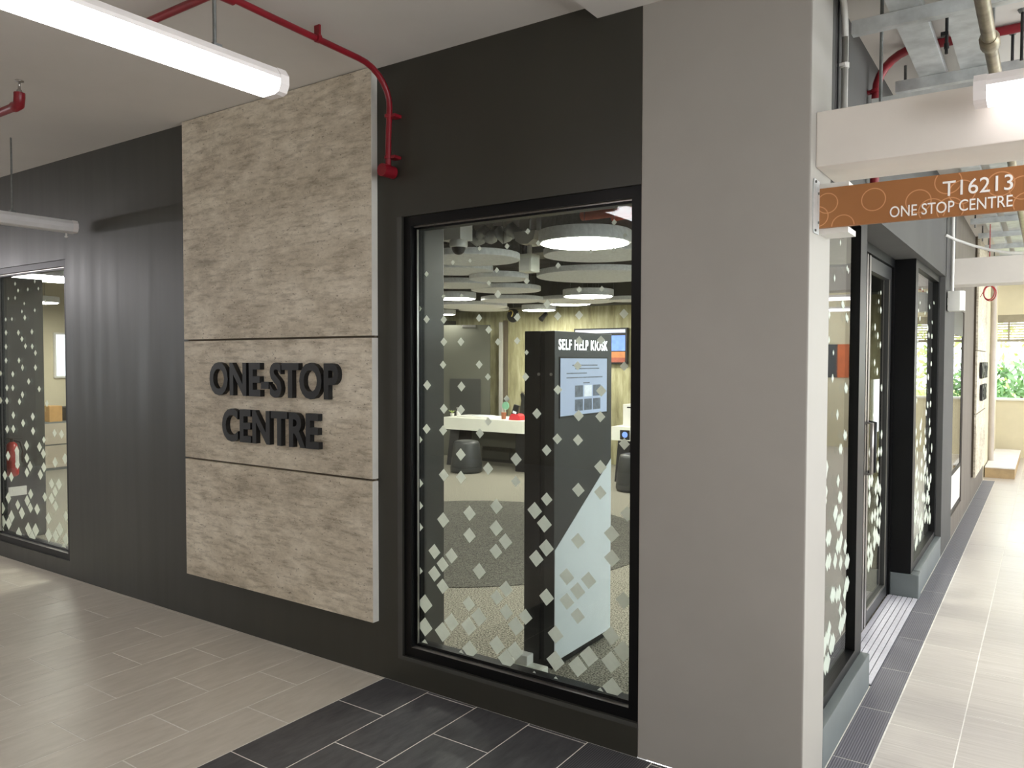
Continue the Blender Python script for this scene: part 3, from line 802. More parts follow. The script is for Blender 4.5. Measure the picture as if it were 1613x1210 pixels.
MB().tube([(-.2, 3.36, 2.80), (-.2, 3.375, 2.80), (-.2, 3.44, 2.80), (-.2, 3.455, 2.80)], [.026, .034, .034, .026], 14).build('coupling', 'brown_pipe', bp)
MB().tube([(-.2, 3.60, 2.80), (-.2, 3.60, 3.021)], .005, 8).build('hanging_rod', 'galv_d', bp)
for i, (x, y, z0) in enumerate(((-.11, 3.75, 2.82), (-.15, 3.98, 2.90), (-.345, 3.45, 2.80))):
    r = thing('ceiling_hanger', (x, y, z0), ('black threaded hanger right of the brown pipe', 'short black hanger beside the brown pipe', 'black hanger clip between the two cable trays')[i], 'hanger')
    MB().tube([(x, y, z0), (x, y, 3.021)], .006, 8).build('rod', 'black', r)
    MB().lathe((x, y, 3.008), [(.012, 0), (.018, .013)], 10).build('ceiling_plate', 'galv_d', r)
    if i == 2:
        MB().box(x - .02, x + .006, y - .006, y + .006, 2.87, 2.885).build('clip', 'black', r)
        MB().lathe((x, y, z0 + .02), [(.009, 0), (.009, .02)], 8).build('nut', 'black', r)
wc = thing('white_conduit', (XB + .03, 3.27, 2.0), 'white conduit climbing the corridor wall behind the near beam', 'conduit')
MB().tube([(XB + .024, 3.275, 2.30), (XB + .024, 3.275, 2.88)] + arc((XB + .024, 3.20, 2.88), (0, .075, 0), (0, 0, .14), 5) + [(XB + .024, 3.12, 3.02)], .0125, 10).build('pipe', 'white_pl', wc)
MB().lathe((XB + .024, 3.275, 2.76), [(.0165, 0), (.0165, .02)], 10).box(XB, XB + .03, 3.25, 3.262, 2.765, 2.775).build('clip', 'white_pl', wc)
MB().tube([(XB + .008, 3.235, 2.5), (XB + .008, 3.235, 3.02)], .004, 6).build('earth_wire', 'black', wc)
wc2 = thing('white_conduit', (XB + .03, 7.62, 2.0), 'white conduit on the wall behind the far beam', 'conduit')
MB().tube([(XB + .02, 7.58, 2.15), (XB + .02, 7.6, 2.62), (XB + .02, 7.55, 2.70), (XB + .02, 7.55, 3.02)], .013, 10).build('pipe', 'white_pl', wc2)
spk = thing('wall_speaker', (-.63, 7.40, 2.03), 'white wall speaker box under the far cream beam', 'speaker')
MB().prism([(-.69, 7.33), (-.60, 7.31), (-.575, 7.33), (-.57, 7.40), (-.575, 7.48), (-.69, 7.50)], 'z', 2.03, 2.19).build('case', 'white_pl', spk)
MB().box(-.70, -.69, 7.39, 7.44, 2.08, 2.14).build('bracket', 'white_pl', spk)
tag(MB().tube([(XB + .01, 7.1, 2.62), (-.62, 7.15, 2.58), (-.5, 7.2, 2.53), (-.38, 7.2, 2.485), (-.25, 7.2, 2.455), (-.05, 7.2, 2.44), (.4, 7.2, 2.45), (1.2, 7.2, 2.6)], .011, 8).build('loose_cable', 'cable_white'), 'white cable sagging across the corridor before the far beam', 'cable')
lp = [(-.47 + .045 * math.cos(a) , 8.6, 2.325 - .065 + .065 * math.sin(a) ) for a in [math.pi / 2 + k * math.pi / 8 for k in range(17)]]
lp2 = [(-.462 + .05 * math.cos(a), 8.61, 2.318 - .065 + .07 * math.sin(a)) for a in [math.pi / 2 + k * math.pi / 8 for k in range(17)]]
tag(MB().tube(lp, .005, 6).tube(lp2, .005, 6).tube([(-.47, 8.6, 2.325), (-.47, 8.6, 2.9)], .004, 6).tube([(-.515, 8.6, 2.27), (-.54, 8.6, 2.22)], .003, 6).build('red_cable_coil', 'cable_red'), 'coil of red cable hanging beyond the far beam', 'cable')

# ---- orange room sign
sg = thing('room_sign', (XB, 2.99, 2.10), 'orange hanging sign reading T16213 ONE STOP CENTRE', 'sign')
SX0, SX1, SZ0, SZ1, SY = -.70, .16, 2.101, 2.243, 2.985
MB().box(SX0, SX1, SY, SY + .018, SZ0, SZ1).build('board', 'sign', sg)
br = MB().prism([(2.90, 2.09), (2.90, 2.255), (2.912, 2.268), (2.985, 2.268), (2.985, 2.076), (2.912, 2.076)], 'x', XB, XB + .004).box(XB, XB + .0045, SY - .028, SY, SZ0, SZ1)
br.build('wall_bracket', 'galv', sg)
for z in (2.085, 2.118, 2.222, 2.258):
    MB().tube([(XB + .004, 2.925 if z in (2.085, 2.258) else 2.965, z), (XB + .009, 2.925 if z in (2.085, 2.258) else 2.965, z)], .0045, 8).build('screw', 'galv_d', sg)
MB().box(SX0, SX0 + .10, SY + .018, SY + .12, SZ1 - .004, SZ1 + .02).build('stay', 'white_pl', sg)
MB().box(SX0, SX0 + .10, SY + .018, SY + .15, SZ0 - .02, SZ0).build('stay', 'white_pl', sg)
for ri, (cx, cz, rr) in enumerate(((-0.669,2.188,0.036),(-0.701,2.143,0.036),(-0.615,2.103,0.038),(-0.515,2.184,0.039),(-0.374,2.162,0.039),(-0.286,2.217,0.040),(-0.333,2.126,0.040),(-0.279,2.124,0.040),(-0.245,2.178,0.039),(-0.137,2.191,0.039),(-0.077,2.172,0.037),(-0.066,2.120,0.036),(.03,2.15,.038),(.09,2.2,.038))):
    mb = MB(); n = 56
    for k in range(n):
        a0, a1 = 2 * math.pi * k / n, 2 * math.pi * (k + 1) / n
        q = [(cx + r_ * math.cos(a), cz + r_ * math.sin(a)) for r_, a in ((rr - .0022, a0), (rr + .0012, a0), (rr + .0012, a1), (rr - .0022, a1))]
        if all(SX0 < p[0] < SX1 and SZ0 < p[1] < SZ1 for p in q):
            mb.prism(q, 'y', SY - .0004 - .00005 * ri, SY)
    if mb.v: mb.build('printed_ring', 'sign_ring', sg)
for body, u0, u1, z0, z1 in (('T16213', -.302, -.103, 2.169, 2.219), ('ONE STOP CENTRE', -.462, -.103, 2.115, 2.153)):
    for mb in fit_text(body, lambda u, v, d: (u, SY - d, v), u0, u1, z0, z1, .003, (.0, .0018)):
        mb.build('letter', 'sign_text', sg)

# ---- corridor end
bl = thing('slatted_blind', (0, 15.54, 1.94), 'slatted blind in the opening at the corridor end', 'blind')
MB().box(-.72, .75, 15.52, 15.58, 2.26, 2.39).box(-.72, .75, 15.52, 15.58, 1.94, 1.985).box(-.565, -.535, 15.51, 15.53, 1.985, 2.26).box(.1, .13, 15.51, 15.53, 1.985, 2.26).build('blind_frame', 'blind_frame', bl)
for k in range(6):
    z = 2.0 + k * .044
    MB().prism([(15.535, z), (15.56, z + .022), (15.558, z + .026), (15.533, z + .004)], 'x', -.72, .75).build('slat', 'blind', bl)
stp = thing('step_platform', (-.5, 14, 0), 'low tan platform with pale top at the corridor end', 'step')
MB().box(XB + .005, -.345, 12.62, 15.3, 0, .135).build('body', 'step', stp)
MB().box(XB + .005, -.34, 12.61, 15.3, .135, .15).build('top_slab', 'step_top', stp)
tag(MB().lathe((-.668, 13.45, .15), [(.037, 0), (.037, 2.84)], 18).build('downpipe', 'round_col'), 'taupe round downpipe standing on the tan platform', 'pipe')
nb = thing('noticeboard', (1.85, 15.5, 1.3), 'dark noticeboard with orange edge on the corridor end wall', 'noticeboard')
MB().box(1.72, 2.25, 15.47, 15.5, 1.3, 1.92).build('board', 'notice', nb)
MB().box(1.52, 1.715, 15.47, 15.5, 1.3, 1.92).build('orange_panel', 'orange', nb)

# ---- garden beyond the end opening
struct('ground', box(-30, 30, 15.7, 60, -.5, -.35), 'grass', 'pale lawn beyond the corridor end')
def shrub(x, y, h, w, mat, label, seed):
    rnd = random.Random(seed)
    r = thing('garden_tree', (x, y, -.35), label, 'tree', 'garden greenery beyond the end opening')
    MB().tube([(x, y, -.35), (x + .05, y, h * .3), (x, y + .05, h * .7)], [.07, .05, .02], 8).build('trunk', 'bark', r)
    mb = MB()
    for k in range(700):
        a, b_, q = rnd.uniform(0, 6.28), rnd.uniform(-1, 1), rnd.random() ** .4
        c = Vector((x + w * q * math.cos(a) * math.sqrt(1 - b_ * b_), y + w * .7 * q * math.sin(a) * math.sqrt(1 - b_ * b_), h * .5 + h * .62 * q * b_))
        u = Vector((rnd.uniform(-1, 1), rnd.uniform(-1, 1), rnd.uniform(-1, 1))).normalized()
        v = u.orthogonal().normalized(); s = rnd.uniform(.06, .13)
        mb.add([c - u * s, c + v * s * .4, c + u * s, c - v * s * .4], [(0, 1, 2, 3)])
    f = mb.build('foliage', mat, r); f['kind'] = 'stuff'
shrub(-1.2, 18.2, 2.7, 1.0, 'leaf', 'bright green tree left behind the end opening', 1)
shrub(1.0, 18.8, 3.0, 1.1, 'leaf', 'bright green tree right behind the end opening', 2)
shrub(-.4, 17.0, 1.5, .7, 'leaf2', 'dark low shrub before the bright green trees', 3)

# ================================================================== THE OFFICE
tag(MB().lathe((-4.4, 5.7, 0.0), [(1.70, 0), (1.70, .006)], 72).build('round_rug', 'carpet_d'), 'large round charcoal rug behind the kiosk window', 'rug')

# ---- kiosk
kx0, kx1, ky0, ky1, kz = -2.275, -2.09, 3.43, 4.065, 1.77
kk = thing('information_kiosk', (-2.18, 3.75, 0), 'tall dark self help kiosk with screen and white triangle', 'kiosk')
MB().box(kx0 + .02, kx1 - .02, ky0 + .02, ky1 - .02, 0, .04).build('plinth', 'kiosk_d', kk)
MB().box(kx0, kx0 + .095, ky0, ky1, .04, kz).build('rear_cabinet', 'kiosk_d', kk)
MB().box(kx0 + .095, kx0 + .125, ky0 + .012, ky1 - .012, .04, kz - .006).build('seam', 'black', kk)
MB().box(kx0 + .125, kx1, ky0, ky1, .04, kz, bev=.003).build('front_cabinet', 'kiosk', kk)
MB().prism([(ky0 + .006, .045), (ky1 - .004, .045), (ky1 - .004, 1.046), (ky0 + .006, .63)], 'x', kx1, kx1 + .002).build('white_graphic', 'kiosk_w', kk)
sc = MB().box(kx1, kx1 + .004, 3.475, 4.01, 1.315, 1.635).build('screen_bezel', 'black', kk)
MB().box(kx1 + .004, kx1 + .006, 3.480, 3.995, 1.325, 1.628).build('screen', 'screen', sc)
for i, yc in enumerate((3.63, 3.73, 3.83)):
    for z0 in (1.345, 1.42):
        MB().box(kx1 + .006, kx1 + .0068, yc, yc + .085, z0, z0 + .062).build('thumbnail', 'screen_dark' if i != 1 or z0 < 1.4 else 'screen_white', sc)
for (ya, yb, z) in ((3.60, 3.88, 1.588), (3.63, 3.90, 1.570), (3.54, 3.76, 1.545), (3.54, 3.94, 1.522), (3.72, 3.79, 1.492)):
    MB().box(kx1 + .006, kx1 + .0066, ya, yb, z, z + .006).build('text_line', 'screen_dark', sc)
for mb in fit_text('SELF HELP KIOSK', lambda u, v, d: (kx1 + d, u, v), 3.468, 4.01, 1.672, 1.728, .012, (.0, .002), 1.16):
    mb.build('letter', 'glow_text', kk)
for x in (kx0 + .09, kx1 - .02):
    MB().tube([(x, ky0 - .006, 1.545), (x, ky0, 1.545)], .008, 10).build('side_knob', 'silver', kk)
# ---- floor trunking by the glass
tr = thing('floor_trunking', (-2.2, 3.25, 0), 'cream cable trunking on the floor at the kiosk foot', 'trunking')
MB().box(-2.30, -2.08, 3.30, 3.36, 0, .05, bev=.004).build('duct', 'desk', tr)
MB().box(-2.25, -2.17, 3.30, 3.36, .05, .10, bev=.004).build('socket_box', 'white_pl', tr)
tag(MB().box(-2.66, -2.42, 3.12, 3.17, 0, .03).build('floor_strip', 'desk'), 'cream strip lying along the inside of the kiosk window', 'strip')

# ---- ceiling discs
DISCS = ((-2.527,4.520,0.305,1,'lit ceiling disc nearest the kiosk window, largest lamp'),(-3.665,4.793,0.366,0,'unlit white ceiling disc just below the dome camera'),(-2.833,5.255,0.404,0,'speckled white ceiling disc partly hidden by the largest lit disc'),(-3.388,6.286,0.547,0,'widest white ceiling disc below the largest lit disc'),(-4.320,5.419,0.325,0,'white ceiling disc second below the dome camera'),(-4.192,5.886,0.275,0,'small white ceiling disc left of the white hanging projector'),(-5.065,6.354,0.355,0,'white ceiling disc third below the dome camera'),(-5.122,7.330,0.399,0,'white ceiling disc in the middle, above a slightly lower disc'),(-5.680,8.265,0.399,0,'white ceiling disc in the middle, just under its twin'),(-6.252,7.842,0.252,1,'lit ceiling disc at the left beside the charcoal column'),(-4.450,8.049,0.297,1,'lit ceiling disc at the right above the kiosk'),(-6.928,8.984,0.552,0,'wide white ceiling disc low on the left'),(-7.424,10.01,0.40,0,'farthest white ceiling disc above the grey door'),(-6.413,10.050,0.261,1,'lit ceiling disc beside the round number sign'),(-5.189,9.061,0.524,0,'wide white ceiling disc right above the kiosk top'),(-8.189,10.020,0.147,1,'smallest lit ceiling disc above the door hinge'),(-4.514,9.190,0.247,0,'white ceiling disc at the right window edge'),
 (-8.192,3.896,.30,1,'lit ceiling disc seen through the left window'),(-6.3,4.6,.35,1,'added lit ceiling disc over the empty left half of the office'),(-9.6,6.6,.35,1,'added lit ceiling disc near the cream side wall'),(-1.9,8.6,.35,1,'added lit ceiling disc at the far right corner of the office'),(-1.7,6.2,.3,1,'added lit ceiling disc by the corridor glazing'),(-5.6,9.6,.3,1,'added lit ceiling disc between the two reception desks'),(-11.2,5.0,.3,1,'added lit ceiling disc above the black printer'))  # discs after the first on this line are added to brighten the office
for i, (x, y, r_, lit, lab) in enumerate(DISCS):
    zb = 2.38 + (.012 * ((i * 7) % 5 - 2) if i > 1 else 0)
    t = thing('ceiling_disc', (x, y, zb), lab, 'ceiling lamp' if lit else 'acoustic panel', 'round discs under the office ceiling')
    th = .085 if lit else .055
    MB().lathe((x, y, zb), [(r_ - .004, 0.004), (r_, .008), (r_, th - .003), (r_ - .004, th)], 56, False).build('disc_body', 'disc', t)
    if lit:
        MB().lathe((x, y, zb), [(r_ - .03, 0), (r_ - .018, .0035)], 56, False).build('diffuser', 'glow', t)
    for k in range(3):
        a = 2.1 * k + i
        px, py = x + r_ * .7 * math.cos(a), y + r_ * .7 * math.sin(a)
        MB().tube([(px, py, zb + th), (px, py, {3: 2.70, 7: 2.74}.get(i, 2.949))], .002, 5).build('hanging_wire', 'galv_d', t)

# ---- things hanging under the slab
dm = thing('dome_camera', (-3.40, 4.3, 2.36), 'white dome camera under a square box at the left', 'camera')
MB().box(-3.45, -3.276, 4.15, 4.285, 2.435, 2.575).build('mounting_box', 'white_pl', dm)
MB().tube([(-3.37, 4.22, 2.575), (-3.37, 4.22, 2.95)], .008, 8).build('drop_rod', 'white_pl', dm)
MB().lathe((-3.33, 4.2, 2.385), [(.056, 0), (.062, .008), (.062, .042), (.055, .05)], 28).build('collar', 'white_pl', dm)
MB().lathe((-3.33, 4.2, 2.336), [(.006, 0), (.024, .005), (.038, .018), (.046, .036), (.048, .05)], 28).build('dome', 'black', dm)
pj = thing('hanging_projector', (-3.40, 5.2, 2.31), 'white box speaker hanging on a short stem near the largest lit disc', 'speaker')
MB().prism([(-3.50, 2.63), (-3.30, 2.63), (-3.32, 2.56), (-3.37, 2.53), (-3.44, 2.53), (-3.49, 2.56)], 'y', 5.12, 5.3).build('ceiling_bracket', 'white_pl', pj)
MB().tube([(-3.40, 5.2, 2.63), (-3.40, 5.2, 2.95)], .008, 8).tube([(-3.405, 5.2, 2.54), (-3.405, 5.2, 2.43)], .02, 12).build('stem', 'white_pl', pj)
MB().box(-3.465, -3.345, 5.13, 5.26, 2.312, 2.455, bev=.012).build('case', 'desk', pj)
MB().box(-3.448, -3.365, 5.127, 5.131, 2.325, 2.42).build('grille', 'white_pl', pj)
op = thing('fire_pipes', (-2.2, 5.2, 2.6), 'orange red pipes at the top right of the kiosk window', 'pipe')
MB().tube([(-3.1, 5.5, 2.775), (-1.6, 5.5, 2.775)], .04, 14).build('main_pipe', 'orange_pipe', op)
MB().tube([(-3.0, 5.85, 2.80), (-2.18, 5.45, 2.775)], .03, 14).build('branch_pipe', 'orange_pipe', op)
for x, r_ in ((-2.45, .026), (-2.17, .03)):
    MB().tube([(x, 5.5, 2.775), (x, 5.5, 2.948)], r_, 12).build('riser', 'orange_pipe', op)
dk = thing('air_duct', (-3.6, 7.6, 2.7), 'grey ventilation duct crossing under the dark slab', 'duct')
MB().box(-3.75, -2.3, 5.9, 6.35, 2.70, 2.93).build('duct_body', 'galv_d', dk)
MB().box(-3.78, -3.74, 5.88, 6.37, 2.70, 2.945).build('flange', 'galv', dk)
dk2 = thing('air_duct', (-5.5, 6.8, 2.7), 'long dark duct above the left ceiling discs', 'duct')
MB().box(-7.2, -3.9, 6.9, 7.35, 2.74, 2.93).build('duct_body', 'galv_d', dk2)
for x in (-6.4, -5.5, -4.6): MB().box(x, x + .03, 6.88, 7.37, 2.74, 2.945).build('flange', 'off_ceiling', dk2)
hz = thing('foil_duct', (-3.5, 5.2, 2.55), 'crinkled silver foil hose behind the dome camera', 'duct')
MB().tube([(-4.1 + .02 * k, 5.3 + .02 * math.sin(k * 1.3), 2.66 + .03 * math.sin(k * .9)) for k in range(26)], [.045 + .012 * (k % 2) for k in range(26)], 12).build('hose', 'galv', hz)

# ---- back wall things
tv = thing('wall_television', (-5.72, 10.75, 1.56), 'wall television with blue and orange picture beside the kiosk', 'television')
MB().box(-6.18, -5.255, 10.72, 10.78, 1.555, 2.11, bev=.004).build('case', 'black', tv)
for nm, x0, x1, z0, z1, mt_ in (('header_strip', -6.15, -5.285, 2.035, 2.085, 'tv_white'), ('blue_picture', -6.15, -5.285, 1.76, 1.995, 'tv_blue'), ('orange_strip', -6.15, -5.285, 1.655, 1.745, 'tv_orange'), ('red_strip', -6.15, -5.285, 1.585, 1.655, 'tv_red')):
    MB().box(x0, x1, 10.716, 10.72, z0, z1).build(nm, mt_, tv)
MB().box(-5.85, -5.6, 10.78, 10.80, 1.75, 1.95).build('bracket', 'galv_d', tv)
do = bpy.data.objects.new('door_2', None); COL.objects.link(do); do.location = (-8.25, 10.7, 0); ORG[do] = (-8.25, 10.7, 0)
tag(do, 'open grey green door at the back left of the office', 'structure', None, 'structure')
dl = MB().prism([(-8.60, 10.10), (-7.66, 10.50), (-7.68, 10.54), (-8.62, 10.14)], 'z', .01, 2.20).build('door_leaf', 'door', do)
MB().prism([(-8.29, 10.222), (-7.80, 10.43), (-7.798, 10.424), (-8.288, 10.216)], 'z', .35, 1.30).build('grille_panel', 'pillar', dl)
MB().prism([(-8.10, 10.302), (-7.88, 10.396), (-7.876, 10.386), (-8.096, 10.292)], 'z', 2.16, 2.20).build('door_closer', 'silver', dl)
MB().box(-8.95, -8.62, 10.10, 10.8, 0, 2.30).build('door_jamb', 'pillar', do)
MB().tube([(-8.61, 10.09, .0), (-8.61, 10.09, 2.2)], .012, 8).build('hinge_rod', 'silver', do)
for z in (1.98, 1.78, 1.05): MB().lathe((-8.61, 10.09, z), [(.028, 0), (.028, .11)], 10).build('hinge', 'galv_d', do)
MB().box(-7.62, -7.555, 10.7, 10.8, 0, 2.25).build('door_frame', 'panel_edge', do)
MB().box(-7.545, -7.50, 10.72, 10.8, 0, 2.28).build('door_frame', 'panel_gap', do)
ns = thing('number_sign', (-6.85, 10.0, 2.20), 'round black number sign hanging by the back wall', 'sign')
MB().tube([(-6.86, 10.0, 2.305), (-6.86, 10.03, 2.305)], .105, 28).build('disc', 'black', ns)
MB().tube([(-6.895 + .04 * math.cos(a), 9.996, 2.345 + .038 * math.sin(a)) for a in [2.6 - k * .42 for k in range(9)]] + [(-6.88, 9.996, 2.29)], .008, 6).build('numeral', 'gold', ns)
MB().tube([(-6.86, 10.015, 2.41), (-6.86, 10.015, 2.95)], .003, 6).build('hanging_wire', 'galv_d', ns)
sl_ = thing('spot_lamp', (-6.62, 10.6, 2.24), 'small dark spot lamp on the limewashed wall', 'lamp')
MB().tube([(-6.62, 10.6, 2.36), (-6.66, 10.5, 2.26)], [.03, .045], 12).build('shade', 'black', sl_)
MB().tube([(-6.62, 10.6, 2.34), (-6.62, 10.62, 2.46)], .01, 8).build('stem', 'black', sl_)

# ---- desks and stools
def desk(x0, x1, label):
    t = thing('reception_desk', ((x0 + x1) / 2, 9.55, 0), label, 'desk')
    top = [(x0, 9.24), (x1 - .12, 9.24)] + [(x1 - .12 + .12 * math.sin(a), 9.36 - .12 * math.cos(a)) for a in (.4, .8, 1.2, 1.571)] + [(x1, 9.95), (x0, 9.95)]
    MB().prism(top, 'z', .56, .74).build('desk_top', 'desk', t)
    MB().prism([(9.3, 0), (9.85, 0), (9.75, .56), (9.4, .56)], 'x', x0 + .02, x0 + .20).build('leg', 'black', t)
    MB().prism([(x1 - .28, 0), (x1 + .02, 0), (x1 - .08, .56), (x1 - .28, .56)], 'y', 9.32, 9.8).build('leg', 'black', t)
    MB().box(x0 + .2, x1 - .28, 9.7, 9.74, .28, .56).build('modesty_panel', 'door', t)
    MB().prism([(x1 - .02, .85), (x1 + .08, .88), (x1 + .10, .82), (x1 + .10, .18), (x1 + .085, .18), (x1 + .075, .5), (x1 - .04, .62)], 'y', 9.30, 9.34).build('end_fin', 'desk', t)
    MB().tube([(x1 - .05, 9.28, .56), (x1 + .09, 9.28, .22)], .012, 8).build('brace', 'silver', t)
    return t
desk(-7.63, -6.06, 'long white reception desk left of the kiosk')
desk(-4.75, -3.55, 'white reception desk behind the right side of the kiosk')
def stool(x, y, label):
    t = thing('barrel_stool', (x, y, 0), label, 'stool', 'barrel stools before the desks')
    MB().lathe((x, y, 0), [(.19, 0), (.225, .015), (.232, .04), (.228, .09)], 32).build('base_band', 'stool', t)
    MB().lathe((x, y, 0), [(.226, .094), (.225, .12), (.205, .28), (.19, .41), (.175, .445), (.12, .46), (.02, .463)], 32).build('seat_body', 'stool', t)
    return t
st0 = stool(-6.88, 8.86, 'charcoal barrel stool before the left reception desk')
copy_tree(st0, (-4.2, 8.80, 0), 'charcoal barrel stool behind the right edge of the kiosk')

# small things on the left desk
b1 = thing('pump_bottle', (-7.53, 9.5, .74), 'white pump bottle at the left end of the desk', 'bottle')
MB().lathe((-7.53, 9.5, .74), [(.03, 0), (.033, .01), (.033, .08), (.012, .1)], 16).build('bottle_body', 'white_pl', b1)
MB().tube([(-7.53, 9.5, .84), (-7.53, 9.5, .87), (-7.57, 9.5, .868)], .007, 8).build('pump', 'white_pl', b1)
g1 = thing('desk_plant', (-7.66, 9.5, .74), 'tiny green plant beside the white pump bottle', 'plant')
MB().lathe((-7.66, 9.5, .74), [(.03, 0), (.035, .04)], 14).build('pot', 'white_pl', g1)
lf_ = MB()
for k in range(9):
    a = k * .7
    lf_.add([(-7.66, 9.5, .78), (-7.66 + .03 * math.cos(a), 9.5 + .03 * math.sin(a), .815), (-7.66 + .06 * math.cos(a + .3), 9.5 + .06 * math.sin(a + .3), .83), (-7.66 + .03 * math.cos(a + .6), 9.5 + .03 * math.sin(a + .6), .81)], [(0, 1, 2, 3)])
lf_.build('leaves', 'leaf', g1)
pp = thing('paper_tray', (-7.1, 9.5, .74), 'low white tray lying on the desk', 'tray')
MB().box(-7.45, -6.85, 9.35, 9.65, .74, .765, bev=.006).build('tray_base', 'white_pl', pp)
MB().box(-7.2, -6.9, 9.40, 9.60, .765, .775).build('papers', 'paper', pp)
pc = thing('pen_cup', (-6.64, 9.45, .74), 'brown pen cup on the right of the desk', 'cup')
MB().lathe((-6.64, 9.45, .74), [(.032, 0), (.04, .1)], 16).build('cup', 'pot', pc)
for k in range(3): MB().tube([(-6.65 + .012 * k, 9.45, .8), (-6.66 + .025 * k, 9.45, .89)], .004, 6).build('pen', 'white_pl', pc)
fan = thing('round_fan', (-6.68, 9.55, .74), 'mint green round hand fan standing on the desk', 'fan')
MB().tube([(-6.68, 9.55, .93), (-6.68, 9.562, .93)], .06, 24).build('fan_disc', 'green', fan)
MB().tube([(-6.68, 9.556, .74), (-6.68, 9.556, .88)], .006, 8).build('handle', 'green', fan)
cr = thing('card_reader', (-6.40, 9.42, .74), 'red card reader stand with a tilted black terminal', 'card reader')
MB().prism([(-6.49, .74), (-6.28, .74), (-6.30, .80), (-6.34, .83), (-6.44, .83), (-6.47, .80)], 'y', 9.36, 9.50).build('stand', 'pinkred', cr)
MB().prism([(-6.45, .83), (-6.36, .80), (-6.31, .95), (-6.40, .97)], 'y', 9.37, 9.41).build('terminal', 'black', cr)
MB().prism([(-6.425, .845), (-6.365, .828), (-6.355, .86), (-6.415, .878)], 'y', 9.366, 9.37).build('display', 'screen_white', cr)
mo = thing('desk_monitor', (-6.55, 9.85, .74), 'black curved monitor back on the left desk', 'monitor')
MB().prism([(-6.60, .80), (-6.42, .80), (-6.44, .95), (-6.50, 1.06), (-6.55, 1.12), (-6.58, 1.10), (-6.56, 1.0)], 'y', 9.80, 9.84).build('shell', 'black', mo)
MB().tube([(-6.52, 9.85, .74), (-6.52, 9.85, .82)], .02, 10).build('foot', 'black', mo)
MB().tube([(-6.58, 9.82, 1.13), (-6.50, 9.8, 1.13), (-6.30, 9.8, 1.05)], .008, 8).build('arm', 'brown_pipe', mo)
cbx = thing('cardboard_box', (-6.30, 10.1, .74), 'tan cardboard box behind the card reader', 'box')
MB().box(-6.42, -6.1, 10.0, 10.3, .62, 1.12, bev=.003).build('carton', 'tan', cbx)
MB().box(-6.29, -6.24, 9.998, 10.302, .98, 1.122).build('tape', 'card', cbx)
shf = thing('low_cabinet', (-6.9, 10.5, 0), 'dark low cabinet along the limewashed wall', 'cabinet')
MB().box(-7.45, -6.3, 10.0, 10.42, 0, .60).build('body', 'pillar', shf)
MB().box(-7.45, -6.3, 9.99, 10.43, .60, .62).build('top', 'black', shf)
for x in (-7.43, -6.88): MB().box(x, x + .53, 9.98, 10.0, .05, .58).build('cabinet_door', 'door', shf)
yl = thing('paper_bag', (-6.12, 9.75, .74), 'yellow paper bag half hidden behind the kiosk', 'bag')
MB().prism([(-6.22, .745), (-6.07, .745), (-6.06, 1.27), (-6.24, 1.27)], 'y', 9.70, 9.80).build('bag_body', 'yellow', yl)
MB().tube([(-6.20, 9.70, 1.26), (-6.19, 9.69, 1.32), (-6.12, 9.69, 1.32), (-6.11, 9.70, 1.26)], .008, 6).build('bag_handle', 'black', yl)
ch = thing('office_chair', (-5.95, 10.2, 0), 'black office chair behind the desk and kiosk', 'chair')
MB().box(-6.13, -5.6, 9.99, 10.5, .42, .52, bev=.03).build('seat', 'black', ch)
MB().prism([(-6.14, .55), (-5.66, .55), (-5.6, 1.3), (-5.7, 1.46), (-6.12, 1.44), (-6.20, 1.3)], 'y', 10.50, 10.56).build('backrest', 'black', ch)
MB().tube([(-5.87, 10.24, .06), (-5.87, 10.24, .44)], .03, 10).build('post', 'black', ch)
for k in range(5):
    a = k * 1.2566
    MB().tube([(-5.87, 10.24, .07), (-5.87 + .26 * math.cos(a), 10.24 + .26 * math.sin(a), .035)], [.022, .014], 8).lathe((-5.87 + .26 * math.cos(a), 10.24 + .26 * math.sin(a), 0), [(.02, 0), (.022, .03)], 10).build('leg', 'black', ch)
# right desk
kd = thing('tissue_box', (-4.55, 9.5, .74), 'tall white folder box on the right desk', 'box')
MB().box(-4.66, -4.52, 9.4, 9.6, .74, 1.03, bev=.004).build('folder', 'white_pl', kd)
MB().box(-4.60, -4.54, 9.396, 9.4, .98, 1.0).build('finger_hole', 'black', kd)
jr = thing('desk_jar', (-4.42, 9.5, .74), 'brown jar with red lid on the right desk', 'jar')
MB().lathe((-4.42, 9.5, .74), [(.05, 0), (.055, .02), (.055, .12), (.045, .14)], 18).build('jar_body', 'pot', jr)
MB().lathe((-4.42, 9.5, .88), [(.046, 0), (.05, .01), (.04, .05), (.01, .06)], 18).build('lid', 'pinkred', jr)
m2 = thing('desk_monitor', (-4.25, 9.6, .74), 'dark monitor at the right edge of the kiosk window', 'monitor')
MB().box(-4.33, -3.9, 9.6, 9.63, .80, 1.06, bev=.004).build('shell', 'kiosk', m2)
MB().tube([(-4.15, 9.62, .74), (-4.15, 9.62, .82)], .02, 10).build('foot', 'black', m2)
pic = thing('desk_poster', (-4.48, 9.235, .58), 'small blue picture stuck on the right desk front', 'poster')
MB().box(-4.62, -4.48, 9.236, 9.2395, .575, .70).build('picture', 'kiosk_d', pic)
MB().tube([(-4.55, 9.2355, .64), (-4.55, 9.2359, .64)], .04, 18).build('blue_circle', 'tv_blue', pic)

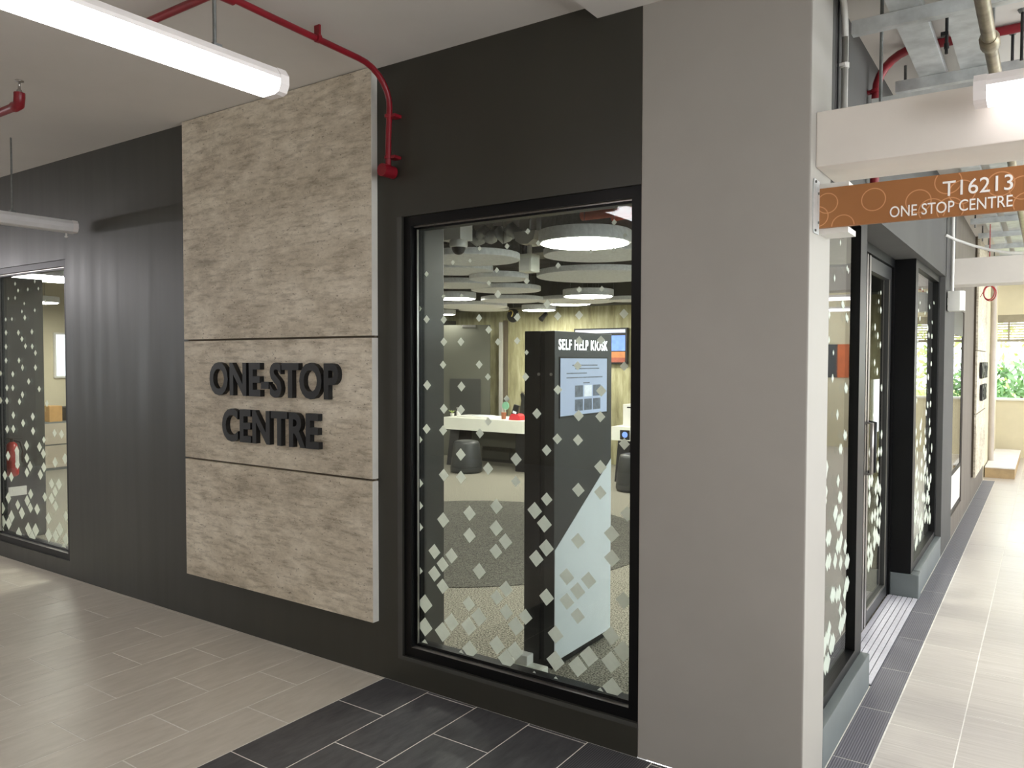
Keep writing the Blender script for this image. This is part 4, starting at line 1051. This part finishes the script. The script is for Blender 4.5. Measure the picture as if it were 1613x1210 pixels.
# ---- inside the left window
cp2 = MB().box(-7.603, -7.599, 3.13, 3.395, .01, 2.085)
tag(cp2.build('column_panel', 'kiosk'), 'dark flush panel on the charcoal column inside the left window', 'panel')
fe = thing('fire_extinguisher', (-7.54, 3.16, .58), 'red fire extinguisher hung inside the left window', 'extinguisher')
MB().lathe((-7.545, 3.165, .58), [(.035, 0), (.05, .012), (.052, .03), (.052, .24), (.04, .285), (.018, .305)], 20).build('cylinder', 'ext_red', fe)
MB().lathe((-7.545, 3.165, .885), [(.016, 0), (.016, .03)], 12).tube([(-7.545, 3.12, .925), (-7.545, 3.25, .915)], .006, 8).build('valve', 'black', fe)
MB().tube([(-7.545, 3.18, .90), (-7.53, 3.23, .88), (-7.52, 3.245, .80), (-7.51, 3.235, .70)], .009, 8).build('hose', 'black', fe)
MB().box(-7.496, -7.491, 3.17, 3.20, .66, .80).build('sticker', 'white_pl', fe)
so = thing('wall_socket', (-7.59, 3.22, .40), 'white double socket below the red fire extinguisher', 'socket')
MB().box(-7.599, -7.585, 3.15, 3.30, .395, .475, bev=.002).build('plate', 'white_pl', so)
for y in (3.19, 3.26): MB().box(-7.585, -7.582, y - .01, y + .01, .44, .455).build('switch', 'desk', so)
cb_ = thing('filing_cabinet', (-12.0, 5.8, 0), 'pale grey cabinet by the cream wall inside the left window', 'cabinet')
MB().box(-12.45, -11.9, 5.2, 6.9, 0, .70).build('body', 'sill_grey', cb_)
for y in (5.22, 5.79, 6.36):
    for z0, z1 in ((.04, .36), (.38, .68)):
        q = MB().box(-11.9, -11.88, y, y + .53, z0, z1).build('drawer', 'beige', cb_)
bx_ = thing('cardboard_box', (-12.1, 5.75, .70), 'brown cardboard box on the pale grey cabinet', 'box')
MB().box(-12.2, -11.95, 5.52, 5.70, .70, .93, bev=.003).build('carton', 'card', bx_)
MB().box(-12.09, -12.06, 5.519, 5.701, .85, .931).build('tape', 'tan', bx_)
pr = thing('desk_printer', (-12.15, 6.05, .70), 'black printer on the pale grey cabinet', 'printer')
MB().box(-12.4, -11.95, 5.80, 6.3, .70, .90, bev=.01).build('case', 'black', pr)
MB().box(-12.3, -11.92, 5.85, 6.25, .78, .80).build('paper_tray', 'silver', pr)
w6 = bpy.data.objects.new('window_6', None); COL.objects.link(w6); w6.location = (-12.49, 6.1, 1.35); ORG[w6] = (-12.49, 6.1, 1.35)
tag(w6, 'bright daylight window in the cream office wall', 'structure', None, 'structure')
frame_x(5.84, 6.9, 1.33, 2.02, -12.5, -12.46, .03).build('frame', 'white_pl', w6)
MB().box(-12.499, -12.49, 5.87, 6.87, 1.36, 1.99).build('glass_pane', 'daylit', w6)

# everyday category words for the pieces of the setting
for o in COL.objects:
    if o.get('kind') == 'structure' and o.parent is None:
        o['category'] = {'trim': 'trim', 'ground': 'lawn'}.get(o.name.split('_')[0], o.name.split('_')[0])
